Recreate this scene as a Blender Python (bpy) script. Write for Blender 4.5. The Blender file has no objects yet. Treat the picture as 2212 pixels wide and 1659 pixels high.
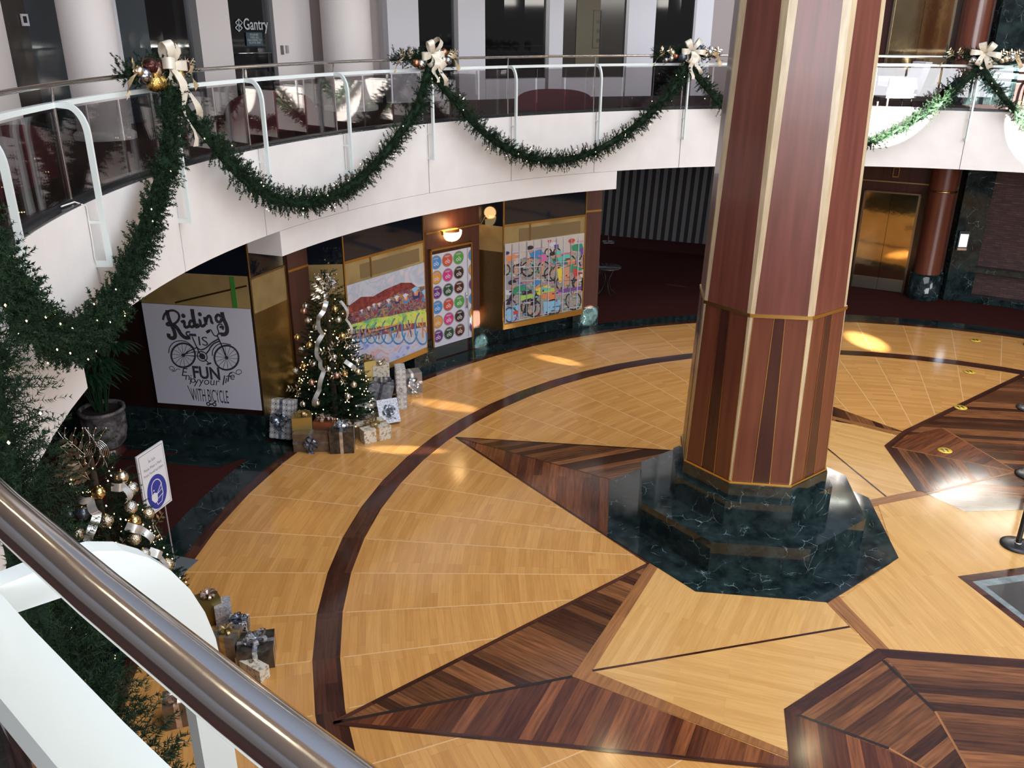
import bpy, math, random
import numpy as np
from mathutils import Matrix, Vector
scene = bpy.context.scene
COL = scene.collection
PI = math.pi
rad = math.radians

# ------------------------------------------------------------------ camera
FPX, PITCH, ROLL = 1866.608, rad(22.35112), rad(0.35762)
CW, CH = 2212, 1659
CAM = np.array([0.0, 0.0, 6.0])
_fw = np.array([0, math.cos(PITCH), -math.sin(PITCH)])
_rt = np.array([1.0, 0, 0]); _up = np.cross(_rt, _fw)
RT = math.cos(ROLL) * _rt + math.sin(ROLL) * _up
UP = -math.sin(ROLL) * _rt + math.cos(ROLL) * _up
cd = bpy.data.cameras.new('camera'); cam = bpy.data.objects.new('camera', cd); COL.objects.link(cam)
cd.sensor_width = 36; cd.lens = FPX / CW * 36; cd.clip_start = 0.05; cd.clip_end = 200
cam.matrix_world = Matrix(((RT[0], UP[0], -_fw[0], 0), (RT[1], UP[1], -_fw[1], 0), (RT[2], UP[2], -_fw[2], 6.0), (0, 0, 0, 1)))
scene.camera = cam

# ------------------------------------------------------------------ world, view
w = bpy.data.worlds.new('world'); scene.world = w; w.use_nodes = True
_wn, _wl = w.node_tree.nodes, w.node_tree.links
_g = _wn.new('ShaderNodeTexCoord'); _s = _wn.new('ShaderNodeSeparateXYZ'); _r = _wn.new('ShaderNodeValToRGB')
_wl.new(_g.outputs['Generated'], _s.inputs[0]); _wl.new(_s.outputs['Z'], _r.inputs[0]); _wl.new(_r.outputs[0], _wn['Background'].inputs[0])
_e = _r.color_ramp.elements; _e[0].position, _e[0].color = 0.0, (0.26, 0.24, 0.235, 1); _e[1].position, _e[1].color = 0.85, (0.62, 0.74, 1.0, 1)
_wn['Background'].inputs[1].default_value = 0.55
vs = scene.view_settings
vs.view_transform = 'Standard'; vs.look = 'None'; vs.gamma = 1.0; vs.exposure = 0.12; vs.use_curve_mapping = False

def area(name, loc, target, sx, sy, power, color, spread=180):
    l = bpy.data.lights.new(name, 'AREA'); l.shape = 'RECTANGLE'; l.size = sx; l.size_y = sy
    l.energy = power; l.color = color; l.spread = rad(spread)
    o = bpy.data.objects.new(name, l); COL.objects.link(o); o.location = loc
    o.rotation_euler = (Vector(target) - Vector(loc)).to_track_quat('-Z', 'Y').to_euler()
    return o
def spot(name, loc, target, deg, power, color=(1, 0.93, 0.82), blend=0.35, r=0.02):
    l = bpy.data.lights.new(name, 'SPOT'); l.energy = power; l.color = color
    l.spot_size = rad(deg); l.spot_blend = blend; l.shadow_soft_size = r
    o = bpy.data.objects.new(name, l); COL.objects.link(o); o.location = loc
    o.rotation_euler = (Vector(target) - Vector(loc)).to_track_quat('-Z', 'Y').to_euler()
    return o
# skylight over the atrium and the tall window wall behind the camera
area('skylight_glow', (6, 7, 13.5), (6, 8, 0), 11, 11, 1500, (0.93, 0.96, 1.0))
area('entrance_window_glow', (8, -10, 7.0), (5, 10, 3.5), 18, 8, 4300, (0.92, 0.95, 1.0))
area('side_window_glow', (20, 0, 10.0), (2, 11, 3), 8, 6, 1100, (1.0, 0.95, 0.88))

# spot lights added for sun shafts and for sun streaks reflected inside the atrium
SUNC = (1.0, 0.95, 0.86)
# ------------------------------------------------------------------ geometry of the place
OX, OY = 6.17635, 8.30186          # centre of the round balcony
R_F, Z_FT, Z_FB = 9.985, 4.543, 3.415   # fascia radius, its top and foot
R_R, Z_R = 10.08, 5.54              # hand rail
A0, DA = 172.6, 11.0255             # first panel joint and spacing
R_W = 14.2                          # office wall upstairs
def ray(px):
    return _fw * FPX + RT * (px[0] - CW / 2) + UP * (CH / 2 - px[1])
def H(px, z=0.0):
    d = ray(px); return CAM + d * ((z - 6.0) / d[2])
def CY(px, r):
    d = ray(px); ox, oy = -OX, -OY
    a = d[0]**2 + d[1]**2; b = 2 * (ox * d[0] + oy * d[1]); c = ox * ox + oy * oy - r * r
    t = (-b + math.sqrt(b * b - 4 * a * c)) / (2 * a); P = CAM + d * t
    return math.degrees(math.atan2(P[1] - OY, P[0] - OX)), P[2]
def PO(a, r, z=0.0):
    return np.array([OX + r * math.cos(rad(a)), OY + r * math.sin(rad(a)), z])
class Plane:
    """vertical plane through A and B; x along AB, y up, n towards the atrium side"""
    def __init__(s, A, B, off=0.0, flip=False):
        s.A = np.array([A[0], A[1], 0.0]); B = np.array([B[0], B[1], 0.0])
        s.L = np.linalg.norm(B - s.A); s.x = (B - s.A) / s.L
        s.n = np.array([s.x[1], -s.x[0], 0.0])
        if flip: s.n = -s.n
        s.A = s.A + s.n * off
    def at(s, px):
        d = ray(px); t = (s.n @ (s.A - CAM)) / (s.n @ d); P = CAM + d * t
        return ((P - s.A) @ s.x, P[2])
    def P(s, u, v, o=0.0):
        return s.A + s.x * u + np.array([0, 0, v]) + s.n * o

# ------------------------------------------------------------------ mesh builder
class MB:
    def __init__(s): s.v = []; s.f = []; s.m = []; s.uv = []; s.sm = []
    def face(s, pts, m=0, uv=None, smooth=False):
        b = len(s.v); s.v.extend([tuple(map(float, p)) for p in pts]); s.f.append(list(range(b, b + len(pts)))); s.m.append(m)
        s.uv.append(uv if uv is not None else [(float(p[0]), float(p[1])) for p in pts]); s.sm.append(smooth)
    def grid(s, P, m=0, smooth=True, close_u=False, close_v=False, uvs=None):
        nu, nv = len(P), len(P[0]); b = len(s.v)
        for row in P: s.v.extend([tuple(map(float, p)) for p in row])
        for i in range(nu if close_u else nu - 1):
            for j in range(nv if close_v else nv - 1):
                i2, j2 = (i + 1) % nu, (j + 1) % nv
                s.f.append([b + i * nv + j, b + i * nv + j2, b + i2 * nv + j2, b + i2 * nv + j]); s.m.append(m); s.sm.append(smooth)
                if uvs: s.uv.append([uvs[i][j], uvs[i][j + 1], uvs[i + 1][j + 1], uvs[i + 1][j]])
                else: s.uv.append([(i, j), (i, j + 1), (i + 1, j + 1), (i + 1, j)])
    def box(s, c, sx, sy, sz, X=(1, 0, 0), Y=(0, 1, 0), Z=(0, 0, 1), m=0, ms=None):
        """c is the centre of the box's base"""
        c, X, Y, Z = map(np.array, (c, X, Y, Z)); X = X * sx / 2.0; Y = Y * sy / 2.0; Z = Z * float(sz)
        q = [c - X - Y, c + X - Y, c + X + Y, c - X + Y]; t = [p + Z for p in q]
        for k, (fc, du, dv) in enumerate([(q[::-1], sx, sy), (t, sx, sy), ([q[0], q[1], t[1], t[0]], sx, sz), ([q[1], q[2], t[2], t[1]], sy, sz), ([q[2], q[3], t[3], t[2]], sx, sz), ([q[3], q[0], t[0], t[3]], sy, sz)]):
            s.face(fc, (ms[k] if ms else m), [(0, 0), (du, 0), (du, dv), (0, dv)])
    def prism(s, pts, z0, z1, m=0, mt=None):
        n = len(pts); L = 0
        for i in range(n):
            a, b = pts[i], pts[(i + 1) % n]; d = math.hypot(b[0] - a[0], b[1] - a[1])
            s.face([(a[0], a[1], z0), (b[0], b[1], z0), (b[0], b[1], z1), (a[0], a[1], z1)], m, [(L, z0), (L + d, z0), (L + d, z1), (L, z1)]); L += d
        s.face([(p[0], p[1], z1) for p in pts], m if mt is None else mt); s.face([(p[0], p[1], z0) for p in pts[::-1]], m)
    def tube(s, path, r, n=8, m=0, caps=True):
        path = [np.array(p, float) for p in path]; rows = []
        up = None
        for i, p in enumerate(path):
            d = path[min(i + 1, len(path) - 1)] - path[max(i - 1, 0)]; d = d / (np.linalg.norm(d) + 1e-9)
            if up is None: up = np.array([0, 0, 1.0]) if abs(d[2]) < .9 else np.array([1.0, 0, 0])
            a = np.cross(d, up); a /= np.linalg.norm(a) + 1e-9; b = np.cross(a, d); up = b
            rr = r[i] if hasattr(r, '__len__') else r
            rows.append([p + rr * (math.cos(2 * PI * k / n) * a + math.sin(2 * PI * k / n) * b) for k in range(n)])
        s.grid(rows, m, True, close_v=True)
        if caps: s.face(rows[0], m); s.face(rows[-1][::-1], m)
    def lathe(s, c, prof, n=24, m=0, ax=None):
        c = np.array(c, float); rows = []
        for r, z in prof: rows.append([c + np.array([r * math.cos(2 * PI * k / n), r * math.sin(2 * PI * k / n), z]) for k in range(n)])
        uvs = [[(k / n, i / max(1, len(prof) - 1)) for k in range(n + 1)] for i in range(len(prof))]
        s.grid(rows, m, True, close_v=True, uvs=uvs)
    def sphere(s, c, r, n=14, k=9, m=0, sz=1.0):
        s.lathe(c, [(max(1e-4, r * math.sin(PI * i / k)), -r * sz * math.cos(PI * i / k)) for i in range(k + 1)], n, m)
    def sweep(s, a0, a1, n, prof, m=0, closed=True, smooth=True, c=(OX, OY)):
        """profile of (r, z) points swept round the atrium"""
        rows = []; uvs = []
        for i in range(n + 1):
            t = rad(a0 + (a1 - a0) * i / n); rows.append([(c[0] + r * math.cos(t), c[1] + r * math.sin(t), z) for r, z in prof])
            cum = 0; uu = []
            for j, (r, z) in enumerate(prof + [prof[0]]):
                if j: cum += math.hypot(r - q[0], z - q[1])
                q = (r, z); uu.append((t * 10, cum))
            uvs.append(uu)
        s.grid(rows, m, smooth, close_v=closed, uvs=uvs)
        if closed: s.face(rows[0], m); s.face(rows[-1][::-1], m)
    def quads(s, pl, pts, m=0, o=0.0):
        s.face([pl.P(u, v, o) for u, v in pts], m, [tuple(p) for p in pts])
    def stroke(s, pl, pts, w, m=0, o=0.002):
        """flat ribbon through points (u,v) on a plane, width w (number or list)"""
        P = [np.array(p, float) for p in pts]; n = len(P)
        if n < 2: return
        Lf, Rt = [], []
        for i in range(n):
            d = P[min(i + 1, n - 1)] - P[max(i - 1, 0)]; d /= np.linalg.norm(d) + 1e-9
            q = np.array([-d[1], d[0]]) * ((w[i] if hasattr(w, '__len__') else w) / 2.0)
            Lf.append(P[i] + q); Rt.append(P[i] - q)
        for i in range(n - 1):
            s.face([pl.P(*Rt[i], o), pl.P(*Rt[i + 1], o), pl.P(*Lf[i + 1], o), pl.P(*Lf[i], o)], m)
    def disc(s, pl, c, rx, ry=None, m=0, o=0.002, n=24, a0=0, a1=360, rin=0.0):
        ry = ry or rx
        A = [rad(a0 + (a1 - a0) * i / n) for i in range(n + 1)]
        if rin <= 0: s.face([pl.P(c[0] + rx * math.cos(t), c[1] + ry * math.sin(t), o) for t in A[:-1 if a1 - a0 >= 360 else None]], m)
        else:
            for i in range(n):
                s.face([pl.P(c[0] + k * rx * math.cos(t), c[1] + k * ry * math.sin(t), o) for k, t in ((1, A[i]), (1, A[i + 1]), (rin, A[i + 1]), (rin, A[i]))], m)
    def text(s, pl, txt, u, v, h, m=0, o=0.003, width=None, shear=0.0, align='C', rot=0.0, bold=0.0):
        vv, ff = text_mesh(txt, bold)
        mn, mx = vv.min(0), vv.max(0); sc = h / 0.72; sx = sc if width is None else width / (mx[0] - mn[0])
        b = len(s.v); cr, sr = math.cos(rot), math.sin(rot)
        for p in vv:
            x = (p[0] - (0 if align == 'L' else (mn[0] + mx[0]) / 2)) * sx + shear * p[1] * sc; y = p[1] * sc
            s.v.append(tuple(pl.P(u + x * cr - y * sr, v + x * sr + y * cr, o)))
        for f in ff: s.f.append([b + i for i in f]); s.m.append(m); s.sm.append(False); s.uv.append([(0, 0)] * len(f))
    def build(s, name, mats, parent=None, base=None):
        L = np.array(base if base is not None else (tuple(parent.location) if parent else (0, 0, 0)), float)
        if parent is not None:
            q = parent; L = np.zeros(3)
            while q is not None: L = L + np.array(q.location); q = q.parent
        me = bpy.data.meshes.new(name)
        V = np.array(s.v, float) - L if len(s.v) else np.zeros((0, 3))
        me.from_pydata(V.tolist(), [], s.f)
        if not isinstance(mats, (list, tuple)): mats = [mats]
        for m in mats: me.materials.append(m)
        me.polygons.foreach_set('material_index', s.m); me.polygons.foreach_set('use_smooth', s.sm)
        uvl = me.uv_layers.new(name='UVMap'); flat = [c for fu in s.uv for p in fu for c in p]
        uvl.data.foreach_set('uv', flat); me.update()
        o = bpy.data.objects.new(name, me); COL.objects.link(o)
        if parent is not None: o.parent = parent
        else: o.location = L
        return o
_tc = {}
def text_mesh(txt, bold=0.0):
    if (txt, bold) in _tc: return _tc[(txt, bold)]
    cu = bpy.data.curves.new('t', 'FONT'); cu.body = txt; cu.size = 1.0; cu.offset = bold; cu.resolution_u = 3
    ob = bpy.data.objects.new('t', cu); COL.objects.link(ob); bpy.context.view_layer.update()
    me = bpy.data.meshes.new_from_object(ob)
    v = np.array([tuple(p.co) for p in me.vertices])[:, :2]; f = [list(p.vertices) for p in me.polygons]
    bpy.data.objects.remove(ob); bpy.data.meshes.remove(me); bpy.data.curves.remove(cu)
    _tc[(txt, bold)] = (v, f); return v, f
def tag(o, label=None, cat=None, group=None, kind=None):
    if label: o['label'] = label
    if cat: o['category'] = cat
    if group: o['group'] = group
    if kind: o['kind'] = kind
    return o
def empty(name, loc, label=None, cat=None, group=None, kind=None):
    o = bpy.data.objects.new(name, None); COL.objects.link(o); o.location = tuple(map(float, loc)); o.empty_display_size = 0.1
    return tag(o, label, cat, group, kind)
def copy_tree(o, parent=None):
    c = o.copy(); COL.objects.link(c)
    if parent: c.parent = parent
    for ch in list(o.children): copy_tree(ch, c)
    return c

# ------------------------------------------------------------------ materials
def mat(name, col, rough=0.5, metal=0.0, coat=0.0, emit=None, es=1.0, alpha=None, spec=0.5):
    m = bpy.data.materials.new(name); m.use_nodes = True; b = m.node_tree.nodes['Principled BSDF']
    b.inputs['Base Color'].default_value = (*col, 1); b.inputs['Roughness'].default_value = rough
    b.inputs['Metallic'].default_value = metal; b.inputs['Coat Weight'].default_value = coat
    b.inputs['Coat Roughness'].default_value = 0.08; b.inputs['Specular IOR Level'].default_value = spec
    if emit: b.inputs['Emission Color'].default_value = (*emit, 1); b.inputs['Emission Strength'].default_value = es
    if alpha is not None: b.inputs['Alpha'].default_value = alpha
    return m
def nodes(m): return m.node_tree.nodes, m.node_tree.links, m.node_tree.nodes['Principled BSDF']
def ramp(N, stops, interp='LINEAR'):
    r = N.new('ShaderNodeValToRGB'); r.color_ramp.interpolation = interp; e = r.color_ramp.elements
    e[0].position, e[0].color = stops[0][0], (*stops[0][1], 1); e[1].position, e[1].color = stops[-1][0], (*stops[-1][1], 1)
    for p, c in stops[1:-1]:
        x = e.new(p); x.color = (*c, 1)
    return r
def wood(name, c1, c2, pw=0.085, pl=0.9, rough=0.14, mortar=0.0015, grain=0.25, coat=0.0, spec=0.5, mdark=0.5):
    m = mat(name, c1, rough, coat=coat, spec=spec); N, L, b = nodes(m)
    uv = N.new('ShaderNodeUVMap'); br = N.new('ShaderNodeTexBrick'); L.new(uv.outputs[0], br.inputs['Vector'])
    br.inputs['Color1'].default_value = (*c1, 1); br.inputs['Color2'].default_value = (*c2, 1)
    br.inputs['Mortar'].default_value = tuple(x * mdark for x in c1) + (1,)
    br.inputs['Scale'].default_value = 1; br.inputs['Mortar Size'].default_value = mortar; br.inputs['Brick Width'].default_value = pl
    br.inputs['Row Height'].default_value = pw; br.inputs['Bias'].default_value = -0.15; br.offset = 0.37; br.offset_frequency = 3
    mp = N.new('ShaderNodeMapping'); mp.inputs['Scale'].default_value = (1.6, 22, 1); L.new(uv.outputs[0], mp.inputs[0])
    no = N.new('ShaderNodeTexNoise'); no.inputs['Scale'].default_value = 1.5; no.inputs['Detail'].default_value = 5; L.new(mp.outputs[0], no.inputs['Vector'])
    r = ramp(N, [(0.3, (1 - grain,) * 3), (0.7, (1 + grain * .6,) * 3)]); L.new(no.outputs[0], r.inputs[0])
    mx = N.new('ShaderNodeMix'); mx.data_type = 'RGBA'; mx.blend_type = 'MULTIPLY'; mx.inputs[0].default_value = 1
    L.new(br.outputs[0], mx.inputs[6]); L.new(r.outputs[0], mx.inputs[7]); L.new(mx.outputs[2], b.inputs['Base Color'])
    return m
def veneer(name, c1, c2, rough=0.3, sc=(14, 14, 0.8), coat=0.2):
    m = mat(name, c1, rough, coat=coat); N, L, b = nodes(m)
    tc = N.new('ShaderNodeTexCoord'); mp = N.new('ShaderNodeMapping'); mp.inputs['Scale'].default_value = sc; L.new(tc.outputs['Object'], mp.inputs[0])
    no = N.new('ShaderNodeTexNoise'); no.inputs['Scale'].default_value = 1; no.inputs['Detail'].default_value = 4; L.new(mp.outputs[0], no.inputs['Vector'])
    r = ramp(N, [(0.3, c1), (0.7, c2)]); L.new(no.outputs[0], r.inputs[0]); L.new(r.outputs[0], b.inputs['Base Color'])
    return m
def marble(name, dark, lite, vein, rough=0.08, sc=2.2, vw=0.012):
    m = mat(name, dark, rough); N, L, b = nodes(m)
    tc = N.new('ShaderNodeTexCoord'); no = N.new('ShaderNodeTexNoise'); no.inputs['Scale'].default_value = sc * 2; no.inputs['Detail'].default_value = 9; no.inputs['Roughness'].default_value = 0.7
    L.new(tc.outputs['Object'], no.inputs['Vector'])
    r = ramp(N, [(0.38, dark), (0.72, lite)]); L.new(no.outputs[0], r.inputs[0])
    mx0 = N.new('ShaderNodeMix'); mx0.data_type = 'VECTOR'; mx0.inputs[0].default_value = 0.13
    L.new(tc.outputs['Object'], mx0.inputs[4]); L.new(no.outputs['Color'], mx0.inputs[5])
    vo = N.new('ShaderNodeTexVoronoi'); vo.feature = 'DISTANCE_TO_EDGE'; vo.inputs['Scale'].default_value = sc * 2.2; L.new(mx0.outputs[1], vo.inputs['Vector'])
    rv = ramp(N, [(0.0, (1, 1, 1)), (vw, (0, 0, 0))]); L.new(vo.outputs[0], rv.inputs[0])
    n2 = N.new('ShaderNodeTexNoise'); n2.inputs['Scale'].default_value = sc * 1.7; L.new(tc.outputs['Object'], n2.inputs['Vector'])
    r2 = ramp(N, [(0.52, (0, 0, 0)), (0.64, (1, 1, 1))]); L.new(n2.outputs[0], r2.inputs[0])
    mu = N.new('ShaderNodeMath'); mu.operation = 'MULTIPLY'; L.new(rv.outputs[0], mu.inputs[0]); L.new(r2.outputs[0], mu.inputs[1])
    mx = N.new('ShaderNodeMix'); mx.data_type = 'RGBA'; L.new(mu.outputs[0], mx.inputs[0]); L.new(r.outputs[0], mx.inputs[6]); mx.inputs[7].default_value = (*vein, 1)
    L.new(mx.outputs[2], b.inputs['Base Color']); return m
def noisy(name, c1, c2, scale=20, rough=0.6, metal=0.0, bump=0.0, detail=3, coat=0.0, sheen=0.0, lo=.35, hi=.65):
    m = mat(name, c1, rough, metal, coat); N, L, b = nodes(m)
    tc = N.new('ShaderNodeTexCoord'); no = N.new('ShaderNodeTexNoise'); no.inputs['Scale'].default_value = scale; no.inputs['Detail'].default_value = detail
    L.new(tc.outputs['Object'], no.inputs['Vector']); r = ramp(N, [(lo, c1), (hi, c2)]); L.new(no.outputs[0], r.inputs[0]); L.new(r.outputs[0], b.inputs['Base Color'])
    if bump:
        bp = N.new('ShaderNodeBump'); bp.inputs['Strength'].default_value = bump; bp.inputs['Distance'].default_value = 0.01
        L.new(no.outputs[0], bp.inputs['Height']); L.new(bp.outputs[0], b.inputs['Normal'])
    return m
def glass_mat(name, tint, gloss=0.12, fres=True):
    m = bpy.data.materials.new(name); m.use_nodes = True; N, L = m.node_tree.nodes, m.node_tree.links
    N.remove(N['Principled BSDF']); out = N['Material Output']
    t = N.new('ShaderNodeBsdfTransparent'); t.inputs[0].default_value = (*tint, 1); g = N.new('ShaderNodeBsdfGlossy'); g.inputs['Roughness'].default_value = 0.01
    lw = N.new('ShaderNodeLayerWeight'); lw.inputs[0].default_value = 0.35
    ma = N.new('ShaderNodeMath'); ma.operation = 'MULTIPLY_ADD'; ma.inputs[1].default_value = 0.45; ma.inputs[2].default_value = gloss; ma.use_clamp = True
    L.new(lw.outputs['Fresnel'], ma.inputs[0])
    mx = N.new('ShaderNodeMixShader'); L.new(ma.outputs[0], mx.inputs[0]); L.new(t.outputs[0], mx.inputs[1]); L.new(g.outputs[0], mx.inputs[2]); L.new(mx.outputs[0], out.inputs[0])
    return m
M = {}
M['maple'] = wood('maple_floor', (0.60, 0.30, 0.088), (0.49, 0.225, 0.06), 0.085, 0.8, 0.13, 0.0012, 0.12, mdark=.62)
M['maple2'] = wood('maple_floor_pale', (0.63, 0.355, 0.12), (0.55, 0.29, 0.09), 0.07, 1.3, 0.13, 0.0008, 0.1, mdark=.7)
M['seam'] = mat('maple_seam', (0.68, 0.42, 0.2), 0.2)
M['walnut'] = wood('walnut_floor', (0.05, 0.017, 0.008), (0.30, 0.115, 0.040), 0.12, 30, 0.13, 0.001, 0.5)
M['walnut_red'] = wood('walnut_floor_red', (0.08, 0.022, 0.010), (0.26, 0.085, 0.030), 0.12, 30, 0.13, 0.001, 0.45)
M['walnut_dark'] = wood('walnut_band', (0.04, 0.012, 0.007), (0.09, 0.03, 0.016), 0.12, 1.0, 0.12, 0.001, 0.4)
M['oak'] = wood('oak_strip', (0.32, 0.135, 0.045), (0.26, 0.105, 0.035), 0.3, 2.5, 0.15, 0.0, 0.3)
M['black_line'] = mat('inlay_line', (0.02, 0.012, 0.01), 0.2)
M['green_marble'] = marble('green_marble', (0.003, 0.007, 0.008), (0.024, 0.043, 0.044), (0.28, 0.38, 0.37), 0.07, 2.4)
M['green_marble_floor'] = marble('green_marble_floor', (0.003, 0.008, 0.008), (0.02, 0.034, 0.033), (0.2, 0.28, 0.27), 0.09, 2.0)
M['grey_marble'] = marble('grey_marble', (0.14, 0.17, 0.17), (0.3, 0.34, 0.34), (0.6, 0.62, 0.6), 0.12, 3)
M['curb'] = marble('black_curb', (0.006, 0.007, 0.008), (0.06, 0.065, 0.07), (0.2, 0.2, 0.2), 0.25, 8)
M['carpet'] = noisy('maroon_carpet', (0.030, 0.008, 0.007), (0.05, 0.013, 0.011), 60, 0.95)
M['carpet'].node_tree.nodes['Principled BSDF'].inputs['Specular IOR Level'].default_value = 0.05
M['carpet_up'] = noisy('upper_carpet', (0.038, 0.014, 0.012), (0.055, 0.019, 0.016), 50, 0.95)
M['redwood'] = veneer('red_veneer', (0.105, 0.030, 0.020), (0.165, 0.050, 0.034), 0.32)
M['redwood2'] = veneer('red_veneer_lower', (0.10, 0.026, 0.014), (0.15, 0.042, 0.022), 0.28)
M['darkwood'] = veneer('dark_veneer', (0.035, 0.010, 0.008), (0.055, 0.015, 0.011), 0.25)
M['wallwood'] = veneer('wall_veneer', (0.055, 0.017, 0.011), (0.085, 0.026, 0.016), 0.45, coat=0.0)
M['cream'] = veneer('cream_veneer', (0.40, 0.30, 0.18), (0.55, 0.44, 0.28), 0.35, (20, 20, 3))
M['brass'] = mat('brass', (0.62, 0.42, 0.14), 0.25, 1.0)
M['brass_dull'] = noisy('brushed_brass', (0.28, 0.2, 0.09), (0.34, 0.245, 0.11), 30, 0.33, 1.0)
M['white'] = noisy('white_plaster', (0.74, 0.71, 0.69), (0.78, 0.75, 0.73), 2.5, 0.55)
M['white2'] = mat('white_paint', (0.84, 0.84, 0.9), 0.5)
M['warmwhite'] = mat('warm_white_plaster', (0.82, 0.76, 0.74), 0.6)
M['jamb'] = mat('taupe_paint', (0.42, 0.36, 0.35), 0.6)
M['frame_grey'] = mat('grey_metal_frame', (0.22, 0.22, 0.23), 0.35, 0.6)
M['gap'] = mat('panel_joint', (0.12, 0.11, 0.11), 0.8)
M['white_metal'] = mat('white_enamel', (0.72, 0.79, 0.78), 0.35, coat=0.3)
M['steel'] = mat('polished_steel', (0.74, 0.70, 0.67), 0.13, 1.0)
M['glass'] = glass_mat('rail_glass', (0.72, 0.70, 0.70), 0.04)
M['dark_glass'] = mat('dark_window_glass', (0.006, 0.007, 0.008), 0.04, spec=0.8)
M['blue_glass'] = mat('bluish_window_glass', (0.07, 0.085, 0.095), 0.05)
M['taupe_glass'] = mat('taupe_interior', (0.055, 0.05, 0.045), 0.1)
M['navy_glass'] = mat('navy_glass', (0.004, 0.008, 0.014), 0.05, spec=0.7)
M['shop_in'] = noisy('shop_interior', (0.22, 0.15, 0.06), (0.34, 0.24, 0.1), 1.5, 0.2)
M['black'] = mat('black_metal', (0.012, 0.012, 0.013), 0.35)
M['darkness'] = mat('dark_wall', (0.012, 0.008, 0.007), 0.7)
M['soffit'] = mat('soffit', (0.1, 0.08, 0.07), 0.8)
M['needle'] = mat('needle_green', (0.010, 0.026, 0.012), 0.8, spec=.2)
M['needle2'] = mat('needle_light', (0.019, 0.045, 0.018), 0.75, spec=.2)
M['bulb'] = mat('warm_bulb', (1, 0.75, 0.4), 0.4, emit=(1, 0.72, 0.38), es=9)
M['ribbon'] = noisy('champagne_ribbon', (0.62, 0.55, 0.44), (0.75, 0.69, 0.58), 12, 0.4, 0.15, 0.3)
M['ribbon_silver'] = noisy('silver_ribbon', (0.5, 0.48, 0.45), (0.68, 0.66, 0.62), 12, 0.3, 0.5, 0.3)
M['tan'] = noisy('tan_ribbon', (0.36, 0.26, 0.14), (0.5, 0.38, 0.22), 12, 0.45, 0.2, 0.3)
for nm, c, r, me in [('silver', (0.72, 0.72, 0.72), 0.2, 1), ('pewter', (0.3, 0.31, 0.34), 0.22, 1), ('gold', (0.78, 0.55, 0.22), 0.22, 1), ('champagne', (0.8, 0.68, 0.5), 0.3, 1), ('copper', (0.5, 0.22, 0.12), 0.3, 1), ('rose', (0.62, 0.38, 0.3), 0.35, 1), ('burgundy', (0.07, 0.02, 0.018), 0.25, .7), ('slate', (0.1, 0.12, 0.15), 0.3, .8)]:
    M[nm] = mat(nm + '_ball', c, r, me)
M['goldglitter'] = noisy('gold_glitter', (0.35, 0.18, 0.03), (0.95, 0.7, 0.25), 70, 0.25, 1.0, 0.8)
M['champglitter'] = noisy('champagne_glitter', (0.3, 0.24, 0.16), (0.95, 0.86, 0.68), 75, 0.25, 1.0, 0.8)
M['silverglitter'] = noisy('silver_glitter', (0.3, 0.29, 0.27), (0.9, 0.88, 0.82), 80, 0.25, 1.0, 0.8)
M['soil'] = mat('soil', (0.02, 0.014, 0.01), 0.9)
M['leaf'] = mat('palm_leaf', (0.012, 0.04, 0.018), 0.35)
M['yellow'] = mat('yellow_vinyl', (0.75, 0.5, 0.04), 0.3)
M['paper'] = mat('poster_white', (0.52, 0.52, 0.6), 0.4)
M['ink'] = noisy('charcoal_ink', (0.012, 0.012, 0.018), (0.05, 0.05, 0.06), 60, 0.6)
M['sofa'] = mat('maroon_upholstery', (0.16, 0.035, 0.045), 0.7)
M['sconce_glass'] = mat('lit_alabaster', (1, 0.8, 0.45), 0.4, emit=(1, 0.68, 0.3), es=3.2)
M['screen'] = mat('lit_screen', (0.8, 0.9, 1), 0.3, emit=(0.75, 0.87, 1.0), es=2.2)

def sunshaft(name, src, px, r=None, z=0.0, deg=6, power=900, blend=.4, color=SUNC):
    if r is None: t = H(px, z)
    else:
        a, zz_ = CY(px, r); t = PO(a, r, zz_)
    return spot(name, src, tuple(t), deg, power, color, blend)
sunshaft('sun_on_fascia', (13.5, -6, 9.5), (1915, 214), R_F, deg=4.2, power=1100000, blend=.25)
spot('sun_on_fascia', (7.5, -9, 9.0), tuple(PO(62.8, 9.985, 4.58)), 4.9, 2600000, SUNC, .12)
sunshaft('sun_on_floor', (9.5, 3, 9), (1872, 738), deg=2.8, power=110000, blend=.9)
sunshaft('sun_streak', (9.2, 10.9, 3.2), (1205, 778), deg=2.3, power=20000, blend=.8)
sunshaft('sun_streak', (9.0, 9.8, 3.4), (965, 876), deg=2.3, power=20000, blend=.8)
sunshaft('sun_streak', (8.8, 11.3, 2.6), (880, 972), deg=1.9, power=30000, blend=.8)
sunshaft('sun_on_pier', (8.6, 9.5, 4.0), (1272, 682), 10.6, deg=2.2, power=60000, blend=.3)
sunshaft('sun_by_door', (6.8, 9.0, 4.5), (1026, 690), 10.78, deg=1.8, power=80000, blend=.3)
sunshaft('sun_by_door', (6.8, 9.0, 4.5), (1040, 740), 10.7, deg=1.8, power=60000, blend=.6)
sunshaft('sun_streak', (12.5, 16.5, 2.4), (1465, 617), deg=1.0, power=4200, blend=.8)
sunshaft('sun_streak', (11.5, 14.9, 2.4), (1405, 663), deg=1.0, power=1600, blend=.8)
sunshaft('warm_glow', (-2.0, 6.5, 6.5), (650, 1120), deg=9, power=260, blend=1.0, color=(1, .85, .6))  # added soft spot for a warm spill of light, not a sun shaft

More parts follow.
